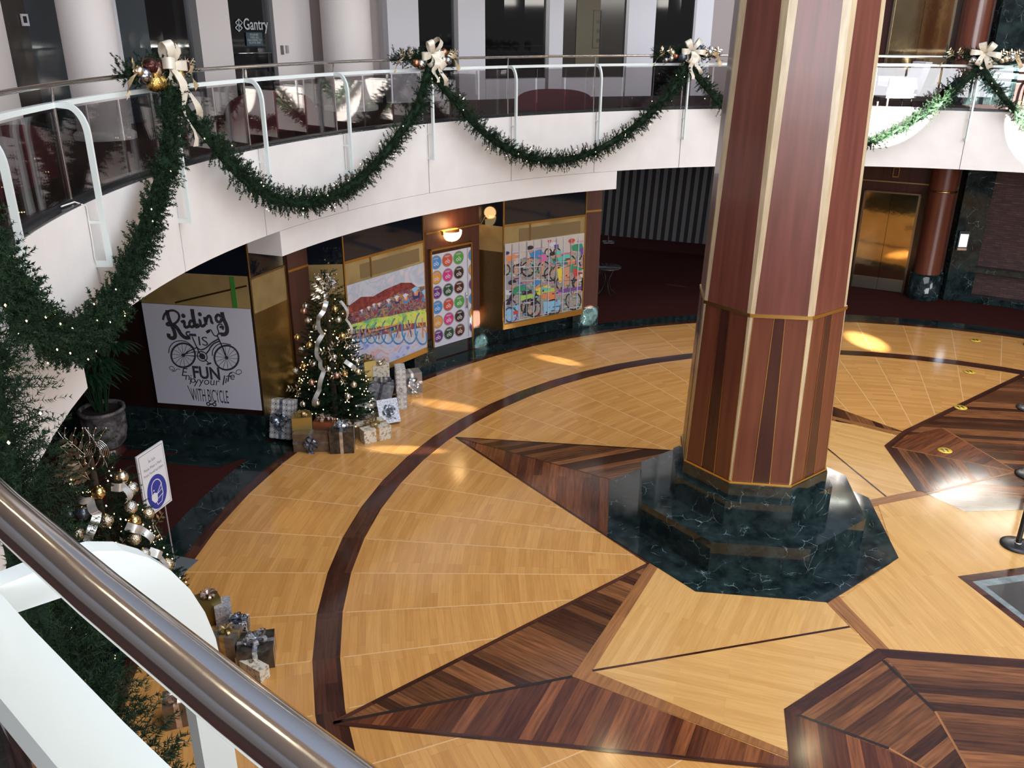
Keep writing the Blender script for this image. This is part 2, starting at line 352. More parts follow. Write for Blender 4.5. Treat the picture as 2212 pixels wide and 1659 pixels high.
# ================================================================== FLOOR
FX, FY = 5.74, 8.65                     # centre of the inlay pattern
GX, GY, R_O = 6.165, 8.394, 10.04       # centre and radius of the maple disc
def FP(a, r): return np.array([FX + r * math.cos(rad(a)), FY + r * math.sin(rad(a))])
def outer_r(a, R=R_O):
    dx, dy = FX - GX, FY - GY; c, s_ = math.cos(rad(a)), math.sin(rad(a)); b = dx * c + dy * s_
    return -b + math.sqrt(b * b - dx * dx - dy * dy + R * R)
fl = MB(); FM = ['maple', 'maple2', 'seam', 'walnut', 'walnut_red', 'walnut_dark', 'oak', 'black_line', 'green_marble_floor', 'grey_marble', 'carpet', 'black']
fi = {k: i for i, k in enumerate(FM)}
def poly(pts, z, m, d):
    d = np.array(d[:2], float); d /= np.linalg.norm(d); q = np.array([-d[1], d[0]])
    pts = [np.array(p[:2], float) for p in pts]
    ar = sum(pts[i][0] * pts[(i + 1) % len(pts)][1] - pts[(i + 1) % len(pts)][0] * pts[i][1] for i in range(len(pts)))
    if ar < 0: pts = pts[::-1]
    fl.face([(p[0], p[1], z) for p in pts], fi[m], [(p @ d, p @ q) for p in pts])
def ppoly(pix, z, m, dpx):
    P = [H(a)[:2] for a in pix]
    poly(P, z, m, H(dpx[1])[:2] - H(dpx[0])[:2])
def band(path, w, z, m, close=False):
    """mitred strip of width w along floor points"""
    P = [np.array(p[:2], float) for p in path]; n = len(P); Lp, Rp = [], []
    for i in range(n):
        a = P[i - 1] if (i or close) else P[0]; b = P[(i + 1) % n] if (i < n - 1 or close) else P[-1]
        d1 = P[i] - a; d2 = b - P[i]
        if np.linalg.norm(d1) < 1e-6: d1 = d2
        if np.linalg.norm(d2) < 1e-6: d2 = d1
        d1 = d1 / np.linalg.norm(d1); d2 = d2 / np.linalg.norm(d2); t = d1 + d2; t /= np.linalg.norm(t)
        q = np.array([-t[1], t[0]]); k = w / 2 / max(.4, abs(q @ np.array([-d1[1], d1[0]])))
        Lp.append(P[i] + q * k); Rp.append(P[i] - q * k)
    for i in range(n if close else n - 1):
        j = (i + 1) % n; poly([Rp[i], Rp[j], Lp[j], Lp[i]], z, m, P[j] - P[i])
NS = 64; S0 = 174.4
def circ(R, n=128): return [(GX + R * math.cos(2 * PI * i / n), GY + R * math.sin(2 * PI * i / n)) for i in range(n)]
poly([(-26, -14), (36, -14), (36, 40), (-26, 40)], -0.006, 'carpet', (1, 0))
poly(circ(10.62), -0.003, 'green_marble_floor', (1, 0))
for k in range(NS):
    a, b = S0 + 360 / NS * k, S0 + 360 / NS * (k + 1); mid = (a + b) / 2; tdir = (-math.sin(rad(mid)), math.cos(rad(mid)))
    poly([FP(a, 0.2), FP(a, outer_r(a)), FP(b, outer_r(b)), FP(b, 0.2)], 0.0, 'maple', tdir)
    poly([FP(a, outer_r(a)), FP(a, outer_r(a) + .15), FP(b, outer_r(b) + .15), FP(b, outer_r(b))], 0.0, 'walnut_dark', tdir)
    poly([FP(a, 7.64), FP(a, 7.92), FP(b, 7.92), FP(b, 7.64)], 0.0012, 'walnut_dark', tdir)
    for r0, r1 in ((1.2, 7.6), (7.94, outer_r(a) - .01)):
        h = .007; q = np.array([-math.sin(rad(a)), math.cos(rad(a))]) * h
        poly([FP(a, r0) - q, FP(a, r1) - q, FP(a, r1) + q, FP(a, r0) + q], 0.0012, 'seam', (1, 0))
tA, tB = H((985, 945))[:2], H((720, 1562))[:2]
inn = H((1402, 1218))[:2]
# dark arm behind the column
aUp = H((1430, 972))[:2]; cc = np.array([3.0932, 9.9869]); a_c = H((1316, 1035))[:2]
far = aUp + (aUp - tA) * 0.35
poly([tA, a_c, cc, far], 0.0024, 'walnut', H((1190, 998))[:2] - H((1330, 972))[:2])
poly([tA, inn, cc, a_c], 0.0024, 'walnut_red', H((1165, 1075))[:2] - H((1175, 1000))[:2])
band([tA, a_c], 0.02, 0.004, 'walnut_dark'); band([tA, inn], 0.035, 0.0045, 'walnut_dark'); band([tA, far], 0.03, 0.0045, 'walnut_dark')
# dark arm at the bottom with its two plank fields
Bl = H((1690, 1659))[:2]; Bfar = Bl + (Bl - tB) * 0.25; sq = H((1236, 1462))[:2]
poly([tB, inn, cc + (-.2, -1.5), sq], 0.0024, 'walnut', H((1340, 1336))[:2] - H((1250, 1300))[:2])
poly([tB, sq, H((1700, 1640))[:2], Bfar], 0.0024, 'walnut_red', H((1319, 1590))[:2] - H((1369, 1480))[:2])
band([tB, inn], 0.05, 0.0045, 'walnut_dark'); band([tB, Bfar], 0.05, 0.0045, 'walnut_dark'); band([tB, sq], 0.035, 0.0045, 'black_line')
# pale kite with oak border
k_in = H((1280, 1450))[:2]; k_r = H((1835, 1355))[:2]; o2a, o2b = H((1905, 1412))[:2], H((1710, 1540))[:2]; o2c = H((1722, 1659))[:2]
oc3 = H((1795, 1303))[:2]; kl = H((1720, 1645))[:2]
dl = inn - sq; db = kl - sq
poly([sq, inn, cc, oc3, H((1880, 1405))[:2], o2b, kl + db * .1], 0.0056, 'oak', dl)
poly([k_in, H((1424, 1222))[:2], cc, H((1782, 1300))[:2], k_r], 0.0068, 'maple2', H((1424, 1232))[:2] - k_in)
poly([k_in, k_r, H((1887, 1404))[:2], o2b, H((1728, 1632))[:2] + (.02, -.03)], 0.0068, 'maple2', H((1800, 1432))[:2] - H((1700, 1412))[:2])
band([k_in, k_r], 0.03, 0.008, 'walnut_dark')
# long oak strip from the column to the dark octagon, pale field to its right
st = H((1797, 1300))[:2]; 
poly([H((1815, 1296))[:2], H((1936, 1209))[:2], H((1895, 1085))[:2], H((2400, 1010))[:2], H((2500, 1500))[:2], H((2212, 1438))[:2], H((1925, 1415))[:2]], 0.0056, 'maple2', H((2212, 1490))[:2] - H((1954, 1229))[:2])
band([H((1797, 1290)), H((1915, 1415))], 0.16, 0.0068, 'oak')
band([H((1868, 1090)), H((2010, 1062))], 0.16, 0.0068, 'oak')
# dark octagon at the bottom right
o2r = H((2212, 1435))[:2]; ex = (o2r - o2a) * .5; v1 = H((2020, 1538))[:2]; v2 = H((1960, 1640))[:2]; vc = H((2135, 1740))[:2]
poly([o2a, o2r + ex, vc + (2, 0), vc, v1], 0.0076, 'walnut', o2r - o2a)
poly([o2a, v1, vc, v2, o2b], 0.0076, 'walnut', o2a - o2b)
poly([o2b, v2, vc, H((2000, 1900))[:2], H((1735, 1760))[:2]], 0.0076, 'walnut_red', H((1722, 1659))[:2] - o2b)
band([o2r + ex, o2a, o2b, H((1735, 1760))], 0.14, 0.0086, 'walnut_dark')
band([H((1908, 1428)), H((2020, 1538))], 0.035, 0.0096, 'black_line'); band([H((2020, 1538)), vc], 0.025, 0.0096, 'oak')
band([H((1722, 1545)), H((1920, 1618))], 0.03, 0.0096, 'black_line'); band([H((1920, 1618)), vc], 0.025, 0.0096, 'oak')
# dark field at the right with its chevrons
d0, d1, d2, d3 = H((1918, 965))[:2], H((1958, 933))[:2], H((2212, 810))[:2], H((1988, 1062))[:2]
mid_ = H((2195, 1020))[:2]; u1 = H((2035, 925))[:2]
poly([d0, d1, d2 + (d2 - d1) * .25, mid_ + (3.5, 1.5), mid_ + (1, -1), H((2085, 1106))[:2], d3], 0.0076, 'walnut', (1, -.12))
poly([d0, H((1968, 940))[:2], u1, mid_], 0.0086, 'walnut_red', H((2120, 935))[:2] - H((2020, 990))[:2])
poly([d0, mid_, H((2010, 1062))[:2], d3], 0.0086, 'walnut', H((2060, 1050))[:2] - H((1995, 965))[:2])
band([d0, mid_], 0.02, 0.0096, 'oak'); band([u1, mid_], 0.02, 0.0096, 'oak'); band([H((2000, 1068)), mid_], 0.03, 0.0096, 'oak')
band([d2 + (d2 - d1) * .25, d1, d0, d3], 0.1, 0.0098, 'walnut_dark')
# small wedge and thin lines right of the column
ppoly([(1770, 868), (1958, 935), (1770, 905)], 0.0024, 'walnut', ((1820, 880), (1840, 912)))
poly([H((1760, 900))[:2], H((1950, 944))[:2], d0, d3, H((1880, 1085))[:2], H((1700, 1120))[:2]], 0.003, 'maple2', H((1950, 950))[:2] - H((1800, 915))[:2])
band([H((1760, 893)), H((1952, 940))], 0.12, 0.004, 'oak')
band([H((1770, 955)), H((1925, 1082))], 0.03, 0.005, 'walnut_dark')
# medallion in the middle
md = [H(a)[:2] for a in ((2068, 1246), (2212, 1226), (2380, 1290), (2320, 1430), (2212, 1358))]
mc = sum(md) / 5
for s_, z_, m_ in ((1.0, .0076, 'walnut_dark'), (.8, .0086, 'grey_marble'), (.62, .0096, 'black')): poly([mc + (p - mc) * s_ for p in md], z_, m_, (1, 0))
# marble band at the foot of the poster wall
SA, SB = np.array([-5.56, 12.45]), np.array([-3.84, 12.17])
pw = Plane(SA, SB)
poly([pw.P(-3.4, 0, 0)[:2], pw.P(2.2, 0, 0)[:2], pw.P(2.2, 0, .62)[:2], pw.P(-3.4, 0, .62)[:2]], -0.0015, 'green_marble_floor', (1, 0))
ppoly([(250, 990), (470, 975), (540, 985), (470, 1010)], -0.0028, 'green_marble_floor', ((0, 900), (100, 900)))
floor = tag(fl.build('floor', [M[k] for k in FM]), kind='structure')

# ================================================================== SHELL
def struct(name, mb, mats): return tag(mb.build(name, mats), kind='structure')
RA, RB = 30.0, 262.0
# upper floor slab and soffit
s = MB(); s.sweep(RA, RB, 116, [(10.0, 4.49), (10.0, 3.42), (16.5, 3.42), (16.5, 4.49)], 0, smooth=False); struct('floor_upper', s, [M['soffit']])
s = MB(); s.sweep(RA, RB, 116, [(10.0, 4.495), (10.0, 4.5), (16.5, 4.5), (16.5, 4.495)], 0, smooth=False); struct('trim_1', s, [M['carpet_up']])
# white fascia with panel joints, marble curb on top
s = MB()
for k in range(-9, 14):
    a1_, a2_ = A0 - DA * k, A0 - DA * (k + 1)
    if a2_ < RA or a1_ > RB: continue
    g = 0.035
    s.sweep(a2_ + g, a1_ - g, 6, [(9.985, Z_FB), (9.999, Z_FB), (9.999, Z_FT), (9.985, Z_FT)], 0, smooth=False)
    s.sweep(a1_ - g, a1_ + g, 1, [(9.99, Z_FB), (9.999, Z_FB), (9.999, Z_FT), (9.99, Z_FT)], 1, smooth=False)
struct('wall_balcony_front', s, [M['white'], M['gap']])
s = MB(); s.sweep(RA, RB, 116, [(9.995, 4.5), (9.995, 4.56), (10.32, 4.56), (10.32, 4.5)], 0, smooth=False); struct('trim_2', s, [M['curb']])
# lower bulkheads over the shops
s = MB()
for a, b in ((114.4, 159.8), (187.5, 262)): s.sweep(a, b, 28, [(9.988, 3.06), (9.988, 3.41), (10.55, 3.41), (10.55, 3.06)], 0, smooth=False)
struct('wall_bulkhead', s, [M['white']])
# office wall upstairs: white piers and dark panes, by their edges in degrees
up_edges = []
def ua(x): return CY((x, 60), R_W)[0]
up = [(-140, 12, 'warmwhite'), (12, 68, 'taupe_glass'), (68, 250, 'blue_glass'), (250, 258, 'white2'), (258, 325, 'blue_glass'), (325, 413, 'dark_glass'), (413, 430, 'frame_grey'), (430, 498, 'warmwhite'),
      (498, 585, 'dark_glass'), (585, 593, 'frame_grey'), (593, 672, 'warmwhite'), (672, 838, 'jamb'), (838, 905, 'white2'), (905, 981, 'dark_glass'), (981, 990, 'frame_grey'), (990, 1048, 'white2'),
      (1048, 1179, 'dark_glass'), (1179, 1187, 'frame_grey'), (1187, 1217, 'white2'), (1217, 1351, 'taupe_glass'), (1351, 1357, 'frame_grey'), (1357, 1415, 'white2'), (1415, 1497, 'dark_glass'), (1497, 1502, 'frame_grey'), (1502, 1538, 'white2'), (1538, 1640, 'jamb')]
UMM = ['warmwhite', 'white2', 'jamb', 'frame_grey', 'darkness']; wall_up = MB(); wi = 0
for x0, x1, m_ in up:
    a_, b_ = ua(x1), ua(x0)
    if m_.endswith('glass'):
        low = x0 in (498,) or x0 > 1400 or x0 < 300
        zb = 4.5 if low else 4.95
        wi += 1; g = MB(); g.sweep(a_, b_, 3, [(R_W + .06, zb), (R_W + .06, 7.6), (R_W + .1, 7.6), (R_W + .1, zb)], 0, smooth=False)
        struct('window_%d' % wi, g, [M[m_]])
        if not low:
            wall_up.sweep(a_, b_, 3, [(R_W - .02, 4.5), (R_W - .02, 4.93), (R_W + .12, 4.95), (R_W + .12, 4.5)], 1, smooth=False)
    else:
        rr = R_W + (.35 if m_ == 'jamb' else 0)
        wall_up.sweep(a_, b_, 3, [(rr, 4.5), (rr, 7.6), (rr + .2, 7.6), (rr + .2, 4.5)], UMM.index(m_), smooth=False)
struct('wall_upper_offices', wall_up, [M[k] for k in UMM])
# warm lit room seen through the fifth pane, with a framed picture on its far wall
q = Plane(PO(ua(1346), R_W + .055), PO(ua(1222), R_W + .055), flip=False)
# ground floor walls
s = MB()
s.sweep(113.9, 158.6, 30, [(10.78, .435), (10.78, 3.42), (10.95, 3.42), (10.95, .435)], 0, smooth=False); struct('wall_shop_back', s, [M['wallwood']])
s = MB()
s.sweep(135.9, 158.4, 16, [(10.72, 0), (10.72, .435), (10.95, .435), (10.95, 0)], 0, smooth=False)
s.sweep(114.0, 131.0, 12, [(10.72, 0), (10.72, .435), (10.95, .435), (10.95, 0)], 0, smooth=False)
s.sweep(137.4, 140.4, 3, [(10.35, 0), (10.35, .43), (10.8, .43), (10.8, 0)], 0, smooth=False)
s.sweep(114.0, 117.4, 3, [(10.6, 0), (10.6, .437), (10.95, .437), (10.95, 0)], 0, smooth=False)
pb = Plane(SA, SB)
s.box(pb.P(-.6, 0, -.12), 4.65, .24, .43, X=pb.x, Y=-pb.n); struct('baseboard_shops', s, [M['green_marble']])
# poster wall in the passage
s = MB(); s.box(pb.P(-.6, .43, -.14), 4.65, .24, 2.98, X=pb.x, Y=-pb.n); struct('wall_passage', s, [veneer('passage_veneer', (.012, .005, .004), (.02, .008, .006), .3)])
s = MB(); s.sweep(189, 262, 40, [(11.3, 0), (11.3, 3.42), (11.45, 3.42), (11.45, 0)], 0, smooth=False); struct('wall_left_shops', s, [M['wallwood']])
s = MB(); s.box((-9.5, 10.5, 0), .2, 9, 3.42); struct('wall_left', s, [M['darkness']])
# elevator wall and far right walls (both floors)
EA, EB = H((1835, 618))[:2], H((1946, 632))[:2]
pe = Plane(EA, EB)
s = MB(); s.box(pe.P(0, 0, -.15), 5.2, .2, 7.6, X=pe.x, Y=-pe.n); struct('wall_elevators', s, [M['darkwood']])
s = MB()
for z_ in (0, 4.5): s.box(pe.P(2.0, z_, -.03), .9, .1, (.62 if z_ == 0 else .6), X=pe.x, Y=-pe.n)
s.box(pe.P(-.35, 0, -.03), .5, .1, .62, X=pe.x, Y=-pe.n)
struct('baseboard_elevators', s, [M['green_marble']])
pr_ = Plane((10.95, 20.1), (15.5, 17.4))
s = MB(); s.box(pr_.P(2.5, 0, -.2), 5.6, .2, 7.6, X=pr_.x, Y=-pr_.n, m=0)
s.box(pr_.P(2.5, .0, .0), 5.4, .3, .16, X=pr_.x, Y=-pr_.n, m=1); s.box(pr_.P(2.5, .72, .0), 5.4, .25, .12, X=pr_.x, Y=-pr_.n, m=1)
struct('wall_right', s, [wood('tapestry_wall', (0.05, 0.02, 0.018), (0.085, 0.04, 0.035), .05, .16, .7, .004, .5), M['green_marble']])
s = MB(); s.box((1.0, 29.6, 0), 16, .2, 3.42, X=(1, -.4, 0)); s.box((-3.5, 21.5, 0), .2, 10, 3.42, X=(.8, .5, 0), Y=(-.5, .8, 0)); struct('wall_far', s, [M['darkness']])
s = MB(); s.sweep(100, 262, 60, [(9.9, 8.2), (9.9, 8.5), (16.5, 8.5), (16.5, 8.2)], 0, smooth=False); struct('ceiling', s, [mat('ceiling_beige', (.8, .76, .72), .8)])
for i, a_ in enumerate((196, 205, 213, 219, 224, 229, 235, 243)):
    q = PO(a_, 10.9, 8.185); s = MB(); s.lathe(q, [(.001, 0), (.09, 0), (.09, .012), (.001, .012)], 14); tag(s.build('ceiling_lamp', mat('recessed_lamp_%d' % i, (1, .9, .7), .4, emit=(1, .88, .6), es=35)), 'recessed warm downlight in the ceiling above the foreground handrail', 'ceiling light', 'recessed lights over the balcony')
# ceiling downlights high over the atrium (reflected in the floor)
for i, (x, y, e_) in enumerate([(2.21, 14.66, 60), (6.72, 14.9, 60), (-.6, 16.8, 22)]):
    root = empty('ceiling_lamp', (x, y, 9.0), 'round ceiling downlight above the atrium, seen only as a glint in the floor', 'ceiling light', 'atrium downlights')
    s = MB(); s.lathe((x, y, 9.0), [(.001, 0.01), (.13, 0.01), (.13, .1), (.001, .1)], 16); s.build('lamp_lens', mat('downlight', (1, .9, .7), .4, emit=(1, .86, .5), es=e_), root)
    s = MB(); s.lathe((x, y, 9.0), [(.14, 0), (.2, 0), (.2, .12), (.14, .12), (.14, 0)], 16); s.build('lamp_ring', M['steel'], root)

# ================================================================== RAILING
rail = empty('balcony_railing', PO(139.5, 10.1, 4.56), 'curved balcony railing of glass panes, white enamel frames and a polished steel handrail', 'railing')
s = MB(); s.sweep(34, 262, 190, [(R_R + .022 * math.cos(2 * PI * k / 20), Z_R + .022 * math.sin(2 * PI * k / 20)) for k in range(20)], 0); s.build('handrail', M['steel'], rail)
s = MB(); s.sweep(34, 262, 190, [(10.083, 5.355), (10.083, 5.4), (10.147, 5.4), (10.147, 5.355)], 0, smooth=False); s.build('lower_rail', M['white_metal'], rail)
for k in range(-8, 13):
    a = A0 - DA * k
    if a < 36: break
    if k > -8:
        s = MB(); s.tube([PO(a, 10.095, 4.55), PO(a, 10.095, 5.41), PO(a, R_R, Z_R)], .012, 8); s.build('post', M['steel'], rail)
    # flat white bracket: out from the rail, bending down in front of the fascia
    e = PO(a, 1.0) - PO(a, 0.0); t = np.array([-e[1], e[0], 0]) * .016
    ol = [(10.09, 5.4)]; il = [(10.09, 5.36)]
    for i in range(9):
        th = PI / 2 * i / 8; ol.append((10.0 - .17 * math.sin(th) - .0, 5.13 + .27 * math.cos(th))); il.append((10.0 - .12 * math.sin(th), 5.13 + .22 * math.cos(th)))
    ol += [(9.83, 3.975), (9.985, 3.975)]; il += [(9.88, 4.03), (9.985, 4.03)]
    s = MB(); O2 = lambda r, z, sgn: PO(a, r, z) + t * sgn
    for i in range(len(ol) - 1):
        for sg in (1, -1): s.face([O2(*ol[i], sg), O2(*ol[i + 1], sg), O2(*il[i + 1], sg), O2(*il[i], sg)][::sg])
        s.face([O2(*ol[i], 1), O2(*ol[i], -1), O2(*ol[i + 1], -1), O2(*ol[i + 1], 1)]); s.face([O2(*il[i], 1), O2(*il[i + 1], 1), O2(*il[i + 1], -1), O2(*il[i], -1)])
    s.box(PO(a, 9.93, 4.37), .11, .03, .025, X=e, Y=t / .016)
    s.build('bracket', M['white_metal'], rail)
    for j in range(3):
        b0, b1 = a - DA * (j + .03) / 3, a - DA * (j + .97) / 3; s = MB()
        s.sweep(b1, b0, 1, [(10.10, 4.56), (10.10, 5.33), (10.112, 5.33), (10.112, 4.56)], 0, smooth=False); s.build('glass_pane', M['glass'], rail)
s = MB(); s.sweep(34, 262, 120, [(10.085, 4.555), (10.085, 4.59), (10.128, 4.59), (10.128, 4.555)], 0, smooth=False); s.build('glass_shoe', M['black'], rail)

# ================================================================== COLUMN
CC = np.array([3.0932, 9.9869]); CA = 150.132
def octp(R, k, off=0.0): t = rad(CA + 45 * k + off); return (CC[0] + R * math.cos(t), CC[1] + R * math.sin(t))
colm = empty('octagonal_column', (CC[0], CC[1], 0), 'huge octagonal red wood column with pale corner strips on stepped green marble', 'column', kind='thing')
s = MB(); s.prism([octp(1.93, k) for k in range(8)], 0, .014); s.build('marble_slab', M['green_marble'], colm)
s = MB(); s.prism([octp(1.485, k) for k in range(8)], .014, .43); s.build('marble_step', M['green_marble'], colm)
s = MB(); s.prism([octp(1.04, k) for k in range(8)], .43, .76); s.build('marble_step', M['green_marble'], colm)
s = MB(); s.prism([octp(.955, k) for k in range(8)], .76, .955); s.build('marble_plinth', M['green_marble'], colm)
def Rz(z): return .925 - (z - .97) * .0265
def wz(z): return .047 + (z - 3.07) * .0125 if z > 3.05 else .013 + (z - .97) * .0102
def edge_pts(z, k):
    """the two ends of face k (between corners k and k+1) at height z, cut back for the corner strip"""
    a, b = np.array(octp(Rz(z), k)), np.array(octp(Rz(z), k + 1)); d = (b - a) / np.linalg.norm(b - a); w_ = wz(z)
    return a + d * w_, b - d * w_
def v3(p, z): return (p[0], p[1], z)
ZS = [.985, 3.03, 3.07, 8.6]
lo, hi_, st_, dk, br = MB(), MB(), MB(), MB(), MB()
for k in range(8):
    for (z0, z1, tgt) in ((ZS[0], ZS[1], lo), (ZS[2], ZS[3], hi_)):
        a0_, b0_ = edge_pts(z0, k); a1_, b1_ = edge_pts(z1, k)
        tgt.face([v3(a0_, z0), v3(b0_, z0), v3(b1_, z1), v3(a1_, z1)])
        c0, _ = edge_pts(z0, k + 1); c1, _ = edge_pts(z1, k + 1)
        n_ = 6
        for i in range(n_):   # slightly wavy pale strip
            za, zb_ = z0 + (z1 - z0) * i / n_, z0 + (z1 - z0) * (i + 1) / n_
            p0, q0 = edge_pts(za, k)[1], edge_pts(za, k + 1)[0]; p1, q1 = edge_pts(zb_, k)[1], edge_pts(zb_, k + 1)[0]
            ko = np.array(octp(Rz(za) - .004, k + 1)); k1_ = np.array(octp(Rz(zb_) - .004, k + 1))
            st_.face([v3(p0, za), v3(ko, za), v3(k1_, zb_), v3(p1, zb_)]); st_.face([v3(ko, za), v3(q0, za), v3(q1, zb_), v3(k1_, zb_)])
    z0, z1 = ZS[0], ZS[1]; a0_, b0_ = edge_pts(z0, k); a1_, b1_ = edge_pts(z1, k); nn = ((a0_ + b0_) / 2 - CC); nn = nn / np.linalg.norm(nn)
    L_ = lambda f0, f1, o, t_: t_.face([v3(a0_ + (b0_ - a0_) * f0[0] + nn * o, z0), v3(a0_ + (b0_ - a0_) * f1[0] + nn * o, z0), v3(a1_ + (b1_ - a1_) * f1[1] + nn * o, z1), v3(a1_ + (b1_ - a1_) * f0[1] + nn * o, z1)])
    L_((.36, .38), (.66, .58), .003, dk)
    for f in ((.36, .38), (.66, .58), (.005, .005), (.995, .995)): L_((f[0] - .006, f[1] - .006), (f[0] + .006, f[1] + .006), .005, br)
lo.build('lower_panels', M['redwood2'], colm); hi_.build('shaft_panels', M['redwood'], colm); st_.build('corner_strips', M['cream'], colm)
dk.build('dark_inlay', M['darkwood'], colm); br.build('brass_line', M['brass'], colm)
s = MB(); s.prism([octp(Rz(3.05) + .012, k) for k in range(8)], 3.03, 3.07); s.build('brass_band', M['brass'], colm)
s = MB(); s.prism([octp(.945, k) for k in range(8)], .955, .985); s.build('brass_band', M['brass'], colm)

# ================================================================== SHOP BAYS
def bay(A, B, back, label, vt=3.05, side_len=None):
    root = empty('shop_window', (A[0], A[1], .43), label, 'shop window')
    pl = Plane(A, B); ps = Plane(back, A); L = pl.L
    s = MB(); s.quads(pl, [(0, .53), (L, .53), (L, 2.5), (0, 2.5)]); s.build('display_glass', M['shop_in'], root)
    s = MB(); s.quads(pl, [(0, 2.54), (L, 2.54), (L, vt), (0, vt)]); s.build('transom_glass', M['navy_glass'], root)
    s = MB(); s.quads(pl, [(.35, 2.18), (L - .12, 2.18), (L - .12, 2.42), (.35, 2.42)], 0, .004)
    s.quads(pl, [(L * .30, 2.16), (L * .32, 2.16), (L * .32, 2.5), (L * .30, 2.5)], 1, .006)
    s.build('window_lining', [mat('lining', (.16, .11, .05), .4), M['brass_dull']], root)
    s = MB()
    for (u0, u1, v0, v1) in ((0, L, .43, .53), (0, L, 2.5, 2.54), (-.012, .012, .43, vt), (L - .012, L + .012, .43, vt)):
        s.box(pl.P((u0 + u1) / 2, v0, .0), u1 - u0, .03, v1 - v0, X=pl.x, Y=-pl.n)
    s.build('brass_trim', M['brass'], root)
    s = MB(); s.quads(ps, [(0, .47), (ps.L, .47), (ps.L, 2.0), (0, 2.0)], 0); s.quads(ps, [(0, 2.0), (ps.L, 2.0), (ps.L, 2.5), (0, 2.5)], 1); s.quads(ps, [(0, 2.5), (ps.L, 2.5), (ps.L, vt), (0, vt)], 2)
    s.build('side_panel', [M['brass_dull'], M['shop_in'], M['navy_glass']], root)
    s = MB(); s.box(ps.P(0, .43, 0), .02, .02, vt - .43, X=ps.x, Y=-ps.n); s.box(ps.P(ps.L / 2, .43, 0), ps.L, .02, .04, X=ps.x, Y=-ps.n); s.build('side_trim', M['brass_dull'], root)
    Bb = PO(math.degrees(math.atan2(B[1] - OY, B[0] - OX)), 10.8)
    s = MB(); s.face([(A[0], A[1], .43), (B[0], B[1], .43), (Bb[0], Bb[1], .43), (back[0], back[1], .43)][::-1]); s.face([(B[0], B[1], .43), (Bb[0], Bb[1], .43), (Bb[0], Bb[1], vt), (B[0], B[1], vt)]); s.build('underside', M['darkwood'], root)
    return root, pl
bC, plC = bay(PO(128.1, 10.3), PO(117.2, 10.3), PO(129.4, 10.8), 'projecting brass-trimmed shop window right of the button door, holding the barred cyclist poster')
bB, plB = bay(PO(149.6, 10.3), PO(138.9, 10.3), PO(151.6, 10.8), 'projecting brass-trimmed shop window between the tall tree and the button door')
# corner shop window by the passage
cA = empty('shop_window', (SB[0], SB[1], .43), 'corner shop window with frosted golden glass between the bicycle poster and the tall tree', 'shop window')
pA = Plane(SB, PO(154.3, 10.76)); s = MB(); L = pA.L
s.quads(pA, [(0, .5), (L, .5), (L, 2.08), (0, 2.08)], 0, .02); s.build('frosted_glass', M['brass_dull'], cA)
s = MB(); s.quads(pA, [(0, 2.08), (L, 2.08), (L, 2.62), (0, 2.62)], 0, .02); s.build('display_glass', M['shop_in'], cA)
s = MB(); s.quads(pA, [(0, 2.62), (L, 2.62), (L, 3.1), (0, 3.1)], 0, .02); s.build('transom_glass', M['navy_glass'], cA)
s = MB()
for (u0, u1, v0, v1) in ((0, L, .44, .5), (-.01, .02, .44, 3.2), (L - .02, L, .44, 3.1), (0, L, 2.6, 2.63)): s.box(pA.P((u0 + u1) / 2, v0, .02), u1 - u0, .03, v1 - v0, X=pA.x, Y=-pA.n)
s.build('brass_trim', M['brass_dull'], cA)
# passage shop window above and around the bicycle poster
cP = empty('shop_window', pb.P(.86, .5, 0), 'dark shop window above the Riding is Fun poster, with a green pole inside', 'shop window')
s = MB(); s.quads(pb, [(.0, 2.17), (pb.L, 2.17), (pb.L, 2.66), (.0, 2.66)], 0, .012); s.build('display_glass', M['shop_in'], cP)
s = MB(); s.quads(pb, [(-.2, 2.66), (pb.L, 2.66), (pb.L, 3.4), (-.2, 3.4)], 0, .012); s.build('transom_glass', M['navy_glass'], cP)
s = MB(); s.box(pb.P(1.5, 2.17, .016), .07, .012, .47, X=pb.x, Y=-pb.n); s.build('green_pole', mat('green_paint', (.04, .2, .03), .5), cP)
s = MB(); s.stroke(pb, [(.55, 2.2), (1.72, 2.52)], .025, 0, .02); s.build('gold_reflection', M['brass'], cP)  # diagonal gold reflection in the glass, modelled as a brass strip
# wood piers with their brass line
for nm, a0_, a1_, r_, z0, lab in (('wood_pier', 114.1, 117.2, 10.62, .437, 'red wood pier on a marble block right of the barred cyclist poster'), ('wood_pier', 151.7, 154.2, 10.7, .435, 'narrow red wood pier behind the tall Christmas tree')):
    rt = empty(nm, PO((a0_ + a1_) / 2, r_, z0), lab, 'pier', kind='thing')
    s = MB(); s.sweep(a0_, a1_, 3, [(r_, z0), (r_, 3.1), (r_ + .15, 3.1), (r_ + .15, z0)], 0, smooth=False); s.build('panel', M['wallwood'], rt)
    s = MB(); s.sweep(a0_, a1_, 3, [(r_ - .008, 2.5), (r_ - .008, 2.54), (r_, 2.54), (r_, 2.5)], 0, smooth=False); s.build('brass_line', M['brass'], rt)

# ---- posters
def poster(name, pl, u0, u1, v0, v1, o, label, mats, draw):
    s = MB(); s.box(pl.P((u0 + u1) / 2, v0, o - .006), u1 - u0, .012, v1 - v0, X=pl.x, Y=-pl.n, m=0)
    draw(s, pl, o + .002)
    return tag(s.build(name, mats), label, 'poster')
def U(pl, pts): return [pl.at(p) for p in pts]
def zz(pts, ox, oy, sc): return [(ox + x * sc, oy + y * sc) for x, y in pts]
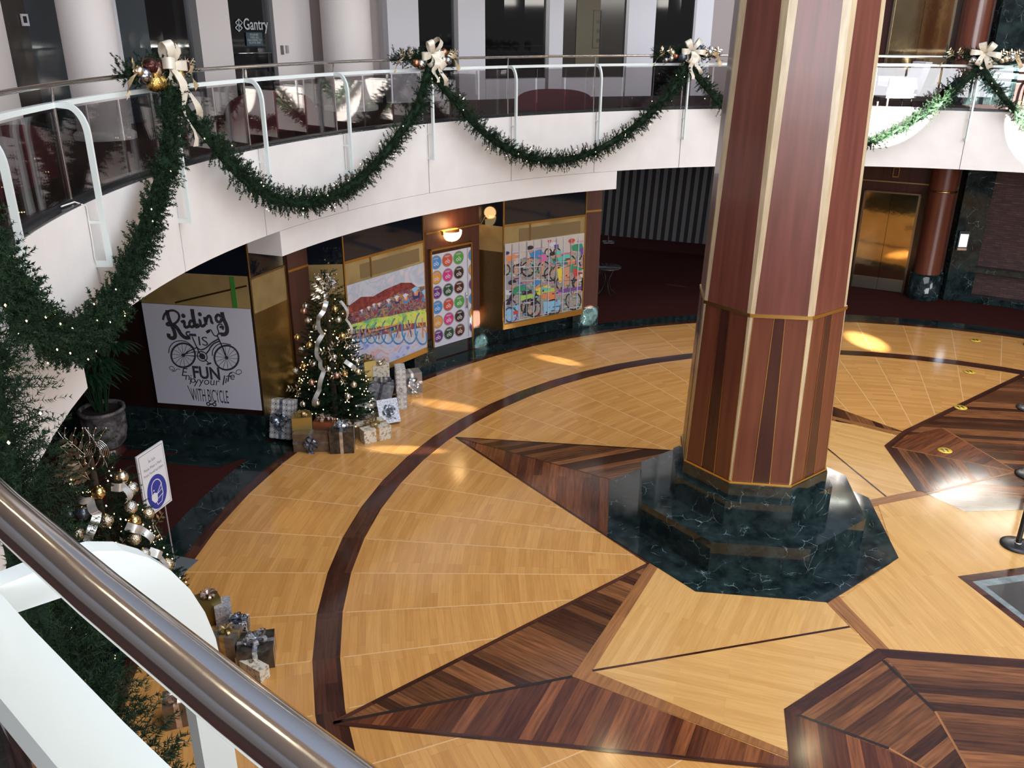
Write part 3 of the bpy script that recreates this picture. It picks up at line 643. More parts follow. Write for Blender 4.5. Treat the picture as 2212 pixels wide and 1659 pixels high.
# bicycle poster, traced in its own plane
def draw_bike(s, pl, o):
    Z = lambda pts: U(pl, zz(pts, 300, 630, 280 / 1720.))
    S = lambda pts, w_: s.stroke(pl, sm(Z(pts)), w_, 1, o)
    def sm(P, k=3):
        P = [np.array(p) for p in P]
        if len(P) < 3: return P
        out = []
        for i in range(len(P) - 1):
            p0, p1, p2, p3 = P[max(i - 1, 0)], P[i], P[i + 1], P[min(i + 2, len(P) - 1)]
            for j in range(k):
                t = j / k; out.append(.5 * ((2 * p1) + (-p0 + p2) * t + (2 * p0 - 5 * p1 + 4 * p2 - p3) * t * t + (-p0 + 3 * p1 - 3 * p2 + p3) * t ** 3))
        return out + [P[-1]]
    T, Tm, Th = .062, .045, .018
    # "Riding"
    S([(330, 370), (350, 300), (400, 255), (470, 245), (530, 280), (545, 340), (510, 400), (440, 435), (390, 440), (380, 420), (420, 400)], Tm * .8)
    S([(385, 240), (400, 330), (440, 430), (480, 520), (490, 590), (450, 612), (410, 590), (405, 550)], T)
    S([(470, 430), (520, 480), (570, 560), (630, 605), (690, 600)], T)
    S([(690, 600), (640, 560), (650, 530), (690, 530)], Tm * .6)
    S([(570, 400), (610, 385), (615, 430), (630, 470), (680, 450)], Tm); s.disc(pl, Z([(600, 315)])[0], .035, None, 1, o)
    S([(745, 400), (700, 380), (680, 430), (710, 465), (750, 440)], Tm); S([(715, 225), (725, 300), (745, 400), (770, 460), (810, 430)], T)
    S([(800, 370), (820, 380), (830, 430), (850, 455), (890, 430)], Tm); s.disc(pl, Z([(818, 295)])[0], .032, None, 1, o)
    S([(880, 330), (890, 380), (905, 435)], Tm); S([(900, 400), (915, 340), (945, 315), (965, 350), (975, 400), (1000, 410)], Tm)
    S([(1100, 330), (1060, 300), (1030, 340), (1050, 390), (1090, 395), (1110, 350)], Tm); S([(1110, 265), (1130, 350), (1170, 440), (1180, 520), (1150, 560), (1095, 560)], T); S([(1095, 560), (1080, 540)], Tm)
    # bicycle
    for c, rr in (((598, 838), 158), ((1172, 870), 160)):
        pts = [(c[0] + rr * math.cos(t * PI / 16), c[1] + rr * 1.0 * math.sin(t * PI / 16)) for t in range(33)]
        S(pts, .03); s.disc(pl, Z([c])[0], .028, None, 1, o)
        for j in range(14):
            t = j * 2 * PI / 14 + .1; s.stroke(pl, Z([(c[0] + 20 * math.cos(t), c[1] + 20 * math.sin(t)), (c[0] + (rr - 6) * math.cos(t), c[1] + (rr - 6) * math.sin(t))]), .006, 1, o)
    S([(405, 810), (420, 730), (480, 665), (570, 645), (660, 670), (740, 740)], .015); S([(985, 845), (990, 770), (1050, 700), (1130, 680), (1230, 700)], .015)
    S([(715, 590), (760, 690), (810, 800), (850, 850)], .02); S([(600, 835), (680, 780), (790, 730)], .018); S([(600, 840), (850, 850)], .012); S([(610, 820), (790, 790), (870, 800)], .01)
    S([(780, 735), (830, 765), (900, 740), (980, 670), (1070, 620)], .022); S([(900, 820), (940, 770), (960, 730), (1010, 680), (1080, 650)], .022)
    S([(1050, 580), (1090, 670), (1130, 760), (1172, 870)], .024); S([(1050, 585), (1010, 575), (980, 530), (960, 500), (910, 530)], .02); S([(1045, 580), (1070, 540), (1050, 470), (1070, 430), (1120, 430)], .02); S([(905, 535), (950, 510)], .045); S([(1080, 470), (1125, 455), (1120, 500)], .035)
    S([(675, 565), (770, 572)], .04); s.disc(pl, Z([(850, 852)])[0], .088, None, 1, o, 24, 0, 360, .8); s.disc(pl, Z([(850, 852)])[0], .05, None, 1, o)
    S([(860, 870), (940, 945)], .018); S([(910, 960), (968, 940)], .028)
    S([(455, 1040), (490, 1050), (515, 1020), (560, 1025)], .009); S([(470, 1030), (430, 1030), (415, 1000), (440, 985), (475, 1000), (480, 1040), (450, 1055)], .01)
    S([(1220, 1080), (1250, 1060), (1320, 1090), (1370, 1070), (1360, 1035), (1310, 1035), (1300, 1080), (1340, 1095)], .01)
    s.disc(pl, Z([(930, 1483)])[0], .036, None, 1, o, 18, 0, 360, .45); s.disc(pl, Z([(1012, 1488)])[0], .036, None, 1, o, 18, 0, 360, .45); S([(950, 1485), (992, 1487)], .03)
    # lettering
    def TX(t, a, b, h, **k):
        p, q = Z([a])[0], Z([b])[0]; s.text(pl, t, (p[0] + q[0]) / 2, p[1], h, 1, o, width=abs(q[0] - p[0]), **k)
    TX('IS', (810, 705), (930, 690), .15); TX('FUN', (735, 1135), (1090, 1140), .2, bold=.03)
    TX('WITH BICYCLE', (720, 1440), (1205, 1455), .225); S([(655, 1240), (740, 1430)], .012)
    for t, x, y, h, sh in (('E', 610, 1112, .14, .3), ('n', 655, 1165, .13, .2), ('j', 692, 1190, .13, .2), ('o', 727, 1203, .12, .2), ('y', 770, 1218, .13, .2), ('your', 940, 1230, .13, .2), ('l', 1125, 1232, .17, .3), ('i', 1160, 1208, .14, .3), ('f', 1197, 1190, .17, .3), ('e', 1245, 1160, .13, .3)):
        p = Z([(x, y)])[0]; s.text(pl, t, p[0], p[1], h, 1, o, shear=sh)
poster('bicycle_poster', pb, 0.0, pb.L - .01, .535, 2.165, .02, 'grey-white poster of a drawn bicycle reading Riding is Fun', [M['paper'], M['ink']], draw_bike)

PC = {k: mat('print_' + k, c, .45) for k, c in dict(white=(.5, .5, .56), pale=(.42, .46, .56), blue=(.05, .2, .42), sky=(.2, .42, .6), navy=(.02, .03, .12), red=(.45, .05, .04), maroon=(.14, .02, .025), orange=(.6, .2, .06), skin=(.5, .24, .15), yellow=(.6, .5, .06), lime=(.3, .5, .1), green=(.03, .22, .12), teal=(.1, .4, .36), purple=(.13, .06, .25), pink=(.5, .12, .28), black=(.015, .015, .02), beige=(.45, .4, .36), grey=(.25, .26, .3), lav=(.4, .38, .58)).items()}
def blotch(name, stops, scale, dist=1.5, rough=.4):
    m = mat(name, (1, 1, 1), rough); N, L, b = nodes(m); tc = N.new('ShaderNodeTexCoord'); no = N.new('ShaderNodeTexNoise'); no.inputs['Scale'].default_value = scale; no.inputs['Detail'].default_value = 5; no.inputs['Distortion'].default_value = dist
    L.new(tc.outputs['Object'], no.inputs['Vector']); r = ramp(N, stops); L.new(no.outputs[0], r.inputs[0]); L.new(r.outputs[0], b.inputs['Base Color']); return m
sky_m = blotch('print_watercolour', [(.28, (.2, .34, .42)), (.42, (.46, .46, .5)), (.52, (.34, .38, .46)), (.64, (.5, .44, .46)), (.78, (.46, .48, .54))], 2.6)
low_m = blotch('print_wash', [(.28, (.12, .14, .42)), (.42, (.34, .38, .6)), (.55, (.44, .44, .5)), (.66, (.5, .26, .26)), (.78, (.4, .46, .6))], 4)
mid_m = blotch('print_crowd', [(.3, (.01, .01, .05)), (.4, (.3, .05, .03)), (.47, (.02, .05, .16)), (.53, (.45, .2, .06)), (.59, (.02, .1, .09)), (.65, (.03, .03, .14)), (.76, (.5, .2, .12))], 7, 1.5)
band_m = blotch('print_dark_trees', [(.3, (.06, .01, .015)), (.6, (.22, .035, .03)), (.75, (.4, .12, .08))], 8)
def draw_race(s, pl, o):
    Z = lambda pts: U(pl, zz(pts, 740, 590, 190 / 1501.)); rng = random.Random(4)
    cl = lambda P: [(min(max(u, .022), pl.L - .02), min(max(v, .56), 2.13)) for u, v in P]
    s.quads(pl, cl(Z([(75, 560), (300, 400), (500, 395), (700, 280), (980, 160), (1160, 160), (1420, 330), (1420, 760), (80, 900)][::-1])), 2, o)
    s.quads(pl, cl(Z([(90, 700), (300, 620), (640, 480), (1000, 300), (1420, 200), (1440, 900), (100, 1150)][::-1])), 3, o + .0006)
    s.quads(pl, cl(Z([(100, 1180), (1460, 1150), (1460, 1290), (840, 1540), (100, 1700)][::-1])), 4, o + .0006)
    s.quads(pl, cl(Z([(105, 880), (300, 830), (520, 765), (760, 735), (1000, 680), (1200, 640), (1440, 590), (1440, 820), (1180, 850), (800, 890), (500, 930), (110, 970)][::-1])), 14, o + .0009)
    ids = dict(white=5, blue=6, sky=7, lime=8, yellow=9, navy=10, orange=11, teal=12, skin=13)
    # wheels growing to the right
    for i, (cx, cy, rx, ry) in enumerate([(170, 1040, 60, 130), (250, 1035, 70, 145), (350, 1030, 85, 160), (470, 1020, 100, 175), (610, 1010, 110, 190), (760, 995, 115, 205), (930, 975, 125, 230), (1130, 940, 135, 260), (1350, 930, 130, 285)]):
        for (t0, t1, c_, w_) in ((200, 350, 'lime' if i < 6 else 'yellow', .022), (10, 245, 'blue', .032), (20, 225, 'sky', .01)):
            pts = [(cx + rx * math.cos(rad(t)), cy + ry * math.sin(rad(t))) for t in np.linspace(t0, t1, 12)]
            P = [p for p in cl(Z(pts))]; s.stroke(pl, P, w_ * (0.6 + i * .07), ids[c_], o + .0012 + i * .00002)
        for j in range(3):
            a = rng.uniform(.3, 2.4); P = Z([(cx - rx * .6 * math.cos(a), cy - ry * .6 * math.sin(a)), (cx + rx * .6 * math.cos(a), cy + ry * .6 * math.sin(a))]); s.stroke(pl, cl(P), .02, ids[rng.choice(['orange', 'navy', 'skin', 'orange'])], o + .001)
    # riders: white helmets, blue jerseys, orange arms
    for i, (x, y, k) in enumerate([(310, 640, .7), (430, 590, .8), (520, 540, .8), (610, 530, .8), (770, 470, 1), (910, 420, 1.1), (1060, 390, 1.3), (1230, 290, 1.6), (1400, 330, 1.6)]):
        e = 45 * k
        s.quads(pl, cl(Z([(x - e * .9, y + e * 1.2), (x + e, y + e * .3), (x + e * .9, y + e * 1.7), (x - e * .4, y + e * 2.2)][::-1])), ids['navy'] if i % 2 else ids['blue'], o + .0014)
        s.quads(pl, cl(Z([(x - e * .5, y + e * .4), (x + e * .6, y), (x + e * .5, y + e * 1.2), (x - e * .3, y + e * 1.3)][::-1])), ids['orange'], o + .0017)
        s.quads(pl, cl(Z([(x - e, y - e * .3), (x - e * .1, y - e * .9), (x + e * .9, y - e * .5), (x + e * .2, y + e * .1), (x, y + e * .9)][::-1])), ids['white'] if i < 7 else ids['sky'], o + .002)
    s.stroke(pl, cl(Z([(430, 990), (700, 930), (940, 860)])), .02, ids['orange'], o + .0024)
    s.stroke(pl, cl(Z([(500, 1010), (760, 940), (920, 890)])), .015, ids['navy'], o + .0026)
poster('cyclist_race_poster', plB, .015, plB.L - .02, .54, 2.14, .022, 'watercolour poster of a row of racing cyclists with rainbow wheels', [sky_m, M['ink'], band_m, mid_m, low_m] + [PC[k] for k in ('white', 'blue', 'sky', 'lime', 'yellow', 'navy', 'orange', 'teal', 'skin')] + [blotch('print_rainbow', [(.3, (.05, .3, .25)), (.42, (.2, .42, .1)), (.52, (.45, .55, .12)), (.62, (.6, .5, .06)), (.74, (.3, .5, .3))], 5, 1.0)], draw_race)
keysC = ['beige', 'white', 'pale', 'grey', 'skin', 'blue', 'navy', 'green', 'teal', 'pink', 'red', 'orange', 'yellow', 'lime', 'purple', 'black', 'sky', 'maroon']
def draw_bars(s, pl, o):
    Z = lambda pts: U(pl, zz(pts, 1080, 500, 185 / 1462.)); I = {k: i for i, k in enumerate(keysC)}
    cl = lambda P: [(min(max(u, .022), 1.915), min(max(v, .57), 2.15)) for u, v in P]
    n_ = [0]
    def Q(pts, c):
        n_[0] += 1; P = cl(Z(pts)); ar = sum(P[i][0] * P[(i + 1) % len(P)][1] - P[(i + 1) % len(P)][0] * P[i][1] for i in range(len(P)))
        s.quads(pl, P if ar > 0 else P[::-1], I[c], o + .00005 * n_[0])
    def B(x, y, rx, ry, c, rot=0):
        Q([(x + rx * math.cos(t) * math.cos(rot) - ry * math.sin(t) * math.sin(rot), y + rx * math.cos(t) * math.sin(rot) + ry * math.sin(t) * math.cos(rot)) for t in [i * PI / 6 for i in range(12)]], c)
    def W(x, y, r, c='black', w_=.03):
        n_[0] += 1; s.stroke(pl, cl(Z([(x + r * math.cos(t * PI / 10), y + r * 1.15 * math.sin(t * PI / 10)) for t in range(21)])), w_, I[c], o + .00005 * n_[0])
    Q([(350, 200), (1430, 60), (1430, 200), (360, 330)], 'grey'); Q([(60, 205), (1435, 20), (1420, 200), (60, 380)], 'beige'); Q([(80, 760), (560, 690), (560, 1250), (80, 1350)], 'grey'); Q([(80, 1000), (300, 980), (300, 1250), (80, 1300)], 'white')
    Q([(330, 830), (1400, 640), (1380, 1380), (100, 1580), (100, 1400)], 'pale')
    for P_ in ([(340, 470), (1400, 330), (1400, 1010), (330, 1080)], [(100, 1080), (1400, 1000), (1380, 1380), (100, 1560)], [(90, 420), (330, 400), (330, 700), (90, 740)]):
        n_[0] += 1; P2 = cl(Z(P_[::-1])); s.quads(pl, P2, len(keysC), o + .00005 * n_[0])
    def rider(x, y, k, hel, jer, sh, leg='skin'):
        W(x - 60 * k, y + 330 * k, 95 * k); W(x + 190 * k, y + 320 * k, 95 * k)
        Q([(x - 20 * k, y + 110 * k), (x + 30 * k, y + 120 * k), (x - 60 * k, y + 290 * k), (x - 110 * k, y + 290 * k)], leg)           # arm
        Q([(x + 120 * k, y + 150 * k), (x + 210 * k, y + 150 * k), (x + 170 * k, y + 420 * k), (x + 110 * k, y + 420 * k), (x + 150 * k, y + 270 * k)], leg)
        Q([(x - 40 * k, y + 70 * k), (x + 130 * k, y + 20 * k), (x + 220 * k, y + 100 * k), (x + 130 * k, y + 170 * k), (x - 10 * k, y + 150 * k)], jer)
        Q([(x + 100 * k, y + 110 * k), (x + 230 * k, y + 90 * k), (x + 240 * k, y + 190 * k), (x + 120 * k, y + 230 * k)], sh)
        B(x - 20 * k, y + 30 * k, 38 * k, 45 * k, 'skin'); B(x - 25 * k, y - 5 * k, 55 * k, 34 * k, hel, -.25)
        Q([(x + 60 * k, y), (x + 210 * k, y - 12 * k), (x + 210 * k, y - 2 * k), (x + 60 * k, y + 12 * k)], 'pink')
    rider(130, 370, .85, 'navy', 'orange', 'beige'); rider(850, 160, .6, 'red', 'white', 'purple'); rider(530, 280, 1.1, 'black', 'blue', 'pink'); rider(1240, 160, 1.1, 'red', 'green', 'purple')
    rider(910, 380, 1.05, 'black', 'green', 'teal'); rider(1010, 360, 1.1, 'teal', 'teal', 'orange'); rider(1120, 520, 1.1, 'green', 'green', 'red', 'skin'); rider(1370, 640, .8, 'green', 'white', 'blue')
    Q([(1060, 620), (1180, 590), (1170, 900), (1110, 980), (1080, 860)], 'skin'); Q([(960, 640), (1060, 600), (1040, 860), (1000, 900)], 'yellow')
    rider(640, 880, 1.3, 'blue', 'yellow', 'orange', 'black'); Q([(720, 1000), (1020, 960), (1040, 1060), (700, 1150)], 'orange'); Q([(720, 990), (920, 960), (920, 1010), (700, 1060)], 'lime'); Q([(700, 950), (860, 960), (840, 1000), (690, 1010)], 'teal')
    rider(230, 870, 1.3, 'black', 'green', 'black', 'black'); Q([(340, 1090), (560, 1060), (560, 1120), (340, 1180)], 'lime'); Q([(940, 990), (1380, 930), (1380, 980), (940, 1070)], 'purple')
    Q([(730, 1200), (1020, 1160), (1000, 1330), (740, 1400)], 'sky'); W(1240, 1180, 130, 'black', .03); Q([(100, 1300), (320, 1240), (320, 1480), (90, 1540)], 'sky'); W(170, 1420, 110, 'navy', .03); Q([(210, 1360), (300, 1340), (300, 1400), (220, 1420)], 'red')
    rng = random.Random(9)
    for i in range(190):
        x, y = rng.uniform(120, 1380), rng.uniform(430, 1480); w_, h_ = rng.uniform(20, 90), rng.uniform(6, 30); Q([(x, y), (x + w_, y - 8), (x + w_, y + h_ - 8), (x, y + h_)], rng.choice(['beige', 'skin', 'skin', 'grey', 'navy', 'black', 'black', 'maroon', 'teal', 'orange', 'purple', 'green', 'blue', 'pale', 'pink'] ))
    n_[0] += 2
    for i in range(11):
        x = 70 + 126 * i; s.stroke(pl, cl(Z([(x, 150 - i * 5), (x - 40 * (i / 10.), 1600 - i * 25)])), .02, I['grey'] if i % 2 else I['pale'], o + .00005 * n_[0])
    for (x0, y0, x1, y1) in ((190, 350, 850, 265), (1180, 215, 1420, 190), (230, 610, 690, 590), (930, 525, 1180, 500), (320, 840, 830, 800), (340, 1220, 570, 1180), (940, 1070, 1200, 1040), (680, 1410, 930, 1360), (1130, 1310, 1370, 1270), (180, 1530, 480, 1470)):
        s.stroke(pl, cl(Z([(x0, y0), (x1, y1)])), .012, I['pale'], o + .00005 * n_[0] + .0001)
poster('barred_cyclist_poster', plC, .015, 1.93, .56, 2.165, .02, 'crowded colourful poster of racing cyclists seen behind thin grey bars', [PC[k] for k in keysC] + [blotch('print_peloton', [(.28, (.015, .015, .02)), (.38, (.3, .12, .07)), (.45, (.4, .36, .33)), (.52, (.03, .16, .15)), (.58, (.42, .4, .42)), (.64, (.5, .2, .1)), (.72, (.1, .05, .2)), (.8, (.5, .5, .54))], 10, 3.0)], draw_bars)

# ---- door with its poster of bicycle buttons, sconce above
pd_ = Plane(PO(135.6, 10.8), PO(131.3, 10.8), off=.075)
door = empty('door_1', pd_.P(.43, 0, 0)); door['kind'] = 'structure'
s = MB(); s.box(pd_.P(.43, .0, -.03), .98, .04, 2.16, X=pd_.x, Y=-pd_.n); leaf = s.build('door_leaf', M['darkwood'], door)
s = MB(); s.box(pd_.P(.385, .015, .0), .83, .02, .24, X=pd_.x, Y=-pd_.n); s.build('kick_plate', mat('kick_plate', (.12, .14, .14), .3, .8), leaf)
s = MB()
for (u0, u1, v0, v1) in ((-.075, -.04, 0, 2.2), (.92, .955, 0, 2.2), (-.075, .955, 2.165, 2.2)): s.box(pd_.P((u0 + u1) / 2, v0, -.01), u1 - u0, .07, v1 - v0, X=pd_.x, Y=-pd_.n)
s.build('door_frame', M['brass'], door)
s = MB(); s.tube([pd_.P(.76, .92, .02), pd_.P(.76, .92, .06), pd_.P(.76, 1.22, .06), pd_.P(.76, 1.22, .02)], .012, 8); s.build('door_handle', M['steel'], leaf)
btn = ['blue', 'red', 'green', 'orange', 'pink', 'black', 'purple', 'dgreen', 'maroon']
BC = [(.03, .22, .55), (.5, .06, .03), (.05, .3, .04), (.6, .25, .03), (.5, .02, .18), (.012, .012, .014), (.1, .02, .16), (.004, .06, .03), (.06, .008, .008)]
bm = [mat('button_' + k, c, .15, coat=.6) for k, c in zip(btn, BC)]
def draw_buttons(s, pl, o):
    for rw in range(6):
        for c_ in range(4):
            u = .05 + c_ * .275 + (.1 if c_ == 3 else 0); v = 1.945 - rw * .292 - .0 * c_; k = (rw % 3) * 3 + (c_ % 3)
            rx = .133
            def arc(a, b): return (a, b)
            if c_ == 0: A_, B_ = -115, 115
            elif c_ == 3: A_, B_ = 110, 250
            else: A_, B_ = 0, 360
            cl = lambda uu: min(max(uu, -.03), .905)
            for R_, m_, oo in ((rx, 1, 0), (rx * .86, 2 + k, .0006)):
                pts = [(cl(u + R_ * math.cos(t * PI / 14)), v + R_ * math.sin(t * PI / 14)) for t in range(28)]
                s.quads(pl, pts, m_, o + oo)
            if c_ < 3:
                s.quads(pl, [(cl(u + rx * .5 * math.cos(t * PI / 8)), v + .072 + rx * .12 * math.sin(t * PI / 8)) for t in range(16)], 11, o + .001)
                for dx in (-.03, .035):
                    if u + dx > .0: s.disc(pl, (u + dx, v - .035), .03, None, 12, o + .0015, 14, 0, 360, .55)
                s.stroke(pl, [(u - .02, v - .03), (u - .01, v + .005), (u + .02, v + .005), (u + .035, v - .03)], .008, 12, o + .0016); s.stroke(pl, [(u + .02, v + .005), (u + .012, v + .025), (u + .0, v + .028)], .008, 12, o + .0016)
        s.quads(pl, [(.815, .3), (.83, .3), (.83, 2.1), (.815, 2.1)], 13, o + .002) if rw == 0 else None
poster('button_poster', pd_, -.035, .91, .27, 2.1, .02, 'white door poster with rows of glossy round coloured bicycle buttons', [M['paper'], mat('button_rim', (.2, .2, .22), .2, coat=.5)] + bm + [mat('button_shine', (.3, .3, .33), .3), PC['white'], PC['grey']], draw_buttons)
s = MB(); s.box(pd_.P(.55, 2.495, -.0), 1.4, .02, .03, X=pd_.x, Y=-pd_.n); tag(s.build('trim_3', M['brass']), kind='structure')
scn = empty('wall_sconce', pd_.P(.435, 2.3, .0), 'lit half-bowl alabaster sconce with brass fittings above the button door', 'wall lamp')
s = MB(); rows = []
for i in range(8):
    th = PI / 2 * i / 7; r_ = .2 * math.sin(th) ** .8 + .002; z = 2.29 + .2 * (1 - math.cos(th)); rows.append([pd_.P(.435 + r_ * math.cos(PI * j / 12), z, .02 + r_ * math.sin(PI * j / 12)) for j in range(13)])
s.grid(rows, 0); s.build('shade', M['sconce_glass'], scn)
s = MB(); s.sphere(pd_.P(.435, 2.275, .03), .022, 8, 6); s.box(pd_.P(.235, 2.44, .03), .05, .05, .07, X=pd_.x, Y=-pd_.n); s.build('finial', M['brass'], scn)
l = bpy.data.lights.new('sconce_bulb', 'POINT'); l.energy = 9; l.color = (1, .6, .25); l.shadow_soft_size = .12; lo_ = bpy.data.objects.new('sconce_bulb', l); COL.objects.link(lo_); lo_.location = pd_.P(.435, 2.58, .1)

# ================================================================== ELEVATORS
def elevator(z0, label, u0, u1, h):
    r = empty('elevator_door', pe.P((u0 + u1) / 2, z0, .03), label, 'elevator door', 'brass elevator doors', 'thing')
    mid = (u0 + u1) / 2
    for a, b in ((u0, mid - .004), (mid + .004, u1)):
        s = MB(); s.box(pe.P((a + b) / 2, z0 + .01, .0), b - a, .03, h - .01, X=pe.x, Y=-pe.n); dpn = s.build('door_panel', M['elev'], r)
        s = MB(); s.box(pe.P((a + b) / 2, z0 + .01, .02), b - a, .02, .3, X=pe.x, Y=-pe.n); s.build('kick_plate', mat('elevator_kick', (.4, .38, .3), .3, 1), dpn)
    s = MB()
    for (a, b, c, d) in ((u0 - .05, u0, z0, z0 + h + .04), (u1, u1 + .05, z0, z0 + h + .04), (u0 - .05, u1 + .05, z0 + h, z0 + h + .04)): s.box(pe.P((a + b) / 2, c, .01), b - a, .07, d - c, X=pe.x, Y=-pe.n)
    s.build('door_frame', mat('bronze_frame', (.3, .25, .17), .25, 1), r)
M['elev'] = noisy('mirror_brass', (.60, .47, .27), (.68, .54, .32), 3, .07, 1.0, 0.12)
elevator(0, 'mirror-brass elevator door on the ground floor right of the big column', .047, 1.22, 2.39)
ue0, ue1 = pe.at((1935, 10))[0], pe.at((2062, 10))[0]
elevator(4.5, 'mirror-brass elevator door on the upper floor behind the railing', ue0, ue1, 2.39)
s = MB(); s.box(pe.P(.65, 2.64, -.03), 1.7, .03, .03, X=pe.x, Y=-pe.n); tag(s.build('trim_4', M['brass_dull']), kind='structure')
pi_ = pe.at((1936, 372)); s = MB()
for (a, b, c, d) in ((-.07, .07, .1, .12), (-.07, .07, -.12, -.1), (-.07, -.055, -.12, .12), (.055, .07, -.12, .12)): s.box(pe.P(pi_[0] + (a + b) / 2, pi_[1] + c, -.02), b - a, .03, d - c, X=pe.x, Y=-pe.n)
tag(s.build('indicator_frame', M['brass']), 'small brass indicator frame above the ground floor elevator', 'indicator')
for z0, z1, lab in ((0, 3.41, 'round red wood column with brass ring beside the ground floor elevator'), (4.5, 8.4, 'round red wood column beside the upper floor elevator')):
    c_ = (9.98, 20.32); r = empty('round_column', (*c_, z0), lab, 'column', kind='thing')
    s = MB(); s.lathe((*c_, 0), [(.3, z0 + .62), (.3, z1)], 28); s.build('shaft', M['redwood2'], r)
    s = MB(); s.lathe((*c_, 0), [(.36, z0), (.36, z0 + .6), (.3, z0 + .625)], 28); s.build('column_base', M['green_marble'], r)
    s = MB(); s.lathe((*c_, 0), [(.3, z0 + 2.56), (.315, z0 + 2.56), (.315, z0 + 2.6), (.3, z0 + 2.6)], 28); s.build('brass_ring', M['brass'], r)
for z0, z1, lab in ((0, 3.41, 'green marble pilaster carrying the lit screen'), (4.5, 8.4, 'green marble pilaster on the upper floor beside the round column')):
    s = MB(); s.box((10.7, 20.22, z0), .62, .3, z1 - z0, X=(1, -.1, 0)); tag(s.build('marble_pilaster', M['green_marble']), lab, 'pilaster', kind='thing')
ps_ = Plane((10.36, 20.06), (10.97, 20.0))
a_, b_ = ps_.at((2070, 508)), ps_.at((2090, 534)); scr = empty('wall_screen', ps_.P((a_[0] + b_[0]) / 2, b_[1], .02), 'small bright white touch screen on the marble pilaster', 'screen')
s = MB(); s.box(ps_.P((a_[0] + b_[0]) / 2, b_[1] - .08, .015), .24, .03, .46, X=ps_.x, Y=-ps_.n); s.build('housing', M['black'], scr)
s = MB(); s.box(ps_.P((a_[0] + b_[0]) / 2, b_[1] + .01, .032), .18, .006, .3, X=ps_.x, Y=-ps_.n); s.build('display', M['screen'], scr)
s = MB(); s.box(ps_.P((a_[0] + b_[0]) / 2, b_[1] - .07, .034), .2, .006, .05, X=ps_.x, Y=-ps_.n); s.build('keypad', M['steel'], scr)

# ================================================================== FAR PASSAGE
pc_ = Plane((2.55, 25.8), (6.1, 24.4))
s = MB(); n_ = 17; sw = pc_.L / n_
for i in range(n_):
    for (f0, f1, m_) in ((0, .5, 0), (.5, 1, 1)):
        s.quads(pc_, [((i + f0) * sw, .28), ((i + f1) * sw, .28), ((i + f1) * sw + .12, 3.0), ((i + f0) * sw + .12, 3.0)], m_, .0)
tag(s.build('striped_curtain', [mat('curtain_grey', (.11, .1, .095), .8), mat('curtain_black', (.006, .006, .01), .8)]), 'black and grey striped curtain across the dark far opening', 'curtain')
tp = H((1312, 576), .72); tb = empty('cafe_table', (tp[0], tp[1], 0), 'round dark cafe table with curved metal legs behind the wood pier', 'table')
s = MB(); s.lathe((tp[0], tp[1], 0), [(.001, .7), (.33, .7), (.34, .71), (.33, .725), (.001, .725)], 28); s.build('tabletop', mat('table_top', (.05, .045, .045), .12), tb)
for k in range(4):
    t = rad(20 + 90 * k); d = np.array([math.cos(t), math.sin(t), 0]); P0 = np.array([tp[0], tp[1], 0]); s = MB()
    s.tube([P0 + d * r_ + np.array([0, 0, z]) for r_, z in ((.26, .7), (.16, .6), (.07, .42), (.06, .3), (.12, .15), (.28, .01))], .011, 6); s.build('leg', M['black'], tb)
chp = H((1296, 640), 0) + np.array([-.15, .5, 0]); ch = empty('cafe_chair', (chp[0], chp[1], 0), 'thin metal cafe chair behind the round dark table', 'chair')
s = MB(); s.lathe((chp[0], chp[1], 0), [(.001, .44), (.2, .44), (.2, .46), (.001, .46)], 16); s.build('seat', M['black'], ch)
for k in range(4):
    t = rad(45 + 90 * k); s = MB(); s.tube([(chp[0] + .16 * math.cos(t), chp[1] + .16 * math.sin(t), .45), (chp[0] + .21 * math.cos(t), chp[1] + .21 * math.sin(t), 0)], .01, 6); s.build('leg', M['black'], ch)
s = MB(); s.tube([(chp[0] + .18 * math.cos(rad(t)), chp[1] + .05, .46 + .42 * math.sin(rad(t))) for t in range(0, 181, 20)], .01, 6); s.build('backrest', M['frame_grey'], ch)
fs = H((1314, 526), 0); r = empty('floor_stand', fs, 'small pale metal stand on the carpet before the striped curtain', 'stand')
s = MB()
for (dx, dy, sx, sy) in ((0, -.12, .36, .02), (0, .12, .36, .02), (-.17, 0, .02, .26), (.17, 0, .02, .26), (0, 0, .02, .26)): s.box((fs[0] + dx, fs[1] + dy, .03), sx, sy, .03)
s.build('base_frame', M['frame_grey'], r); s = MB(); s.tube([(fs[0], fs[1], .04), (fs[0], fs[1], .5)], .012, 6); s.build('pole', M['frame_grey'], r)

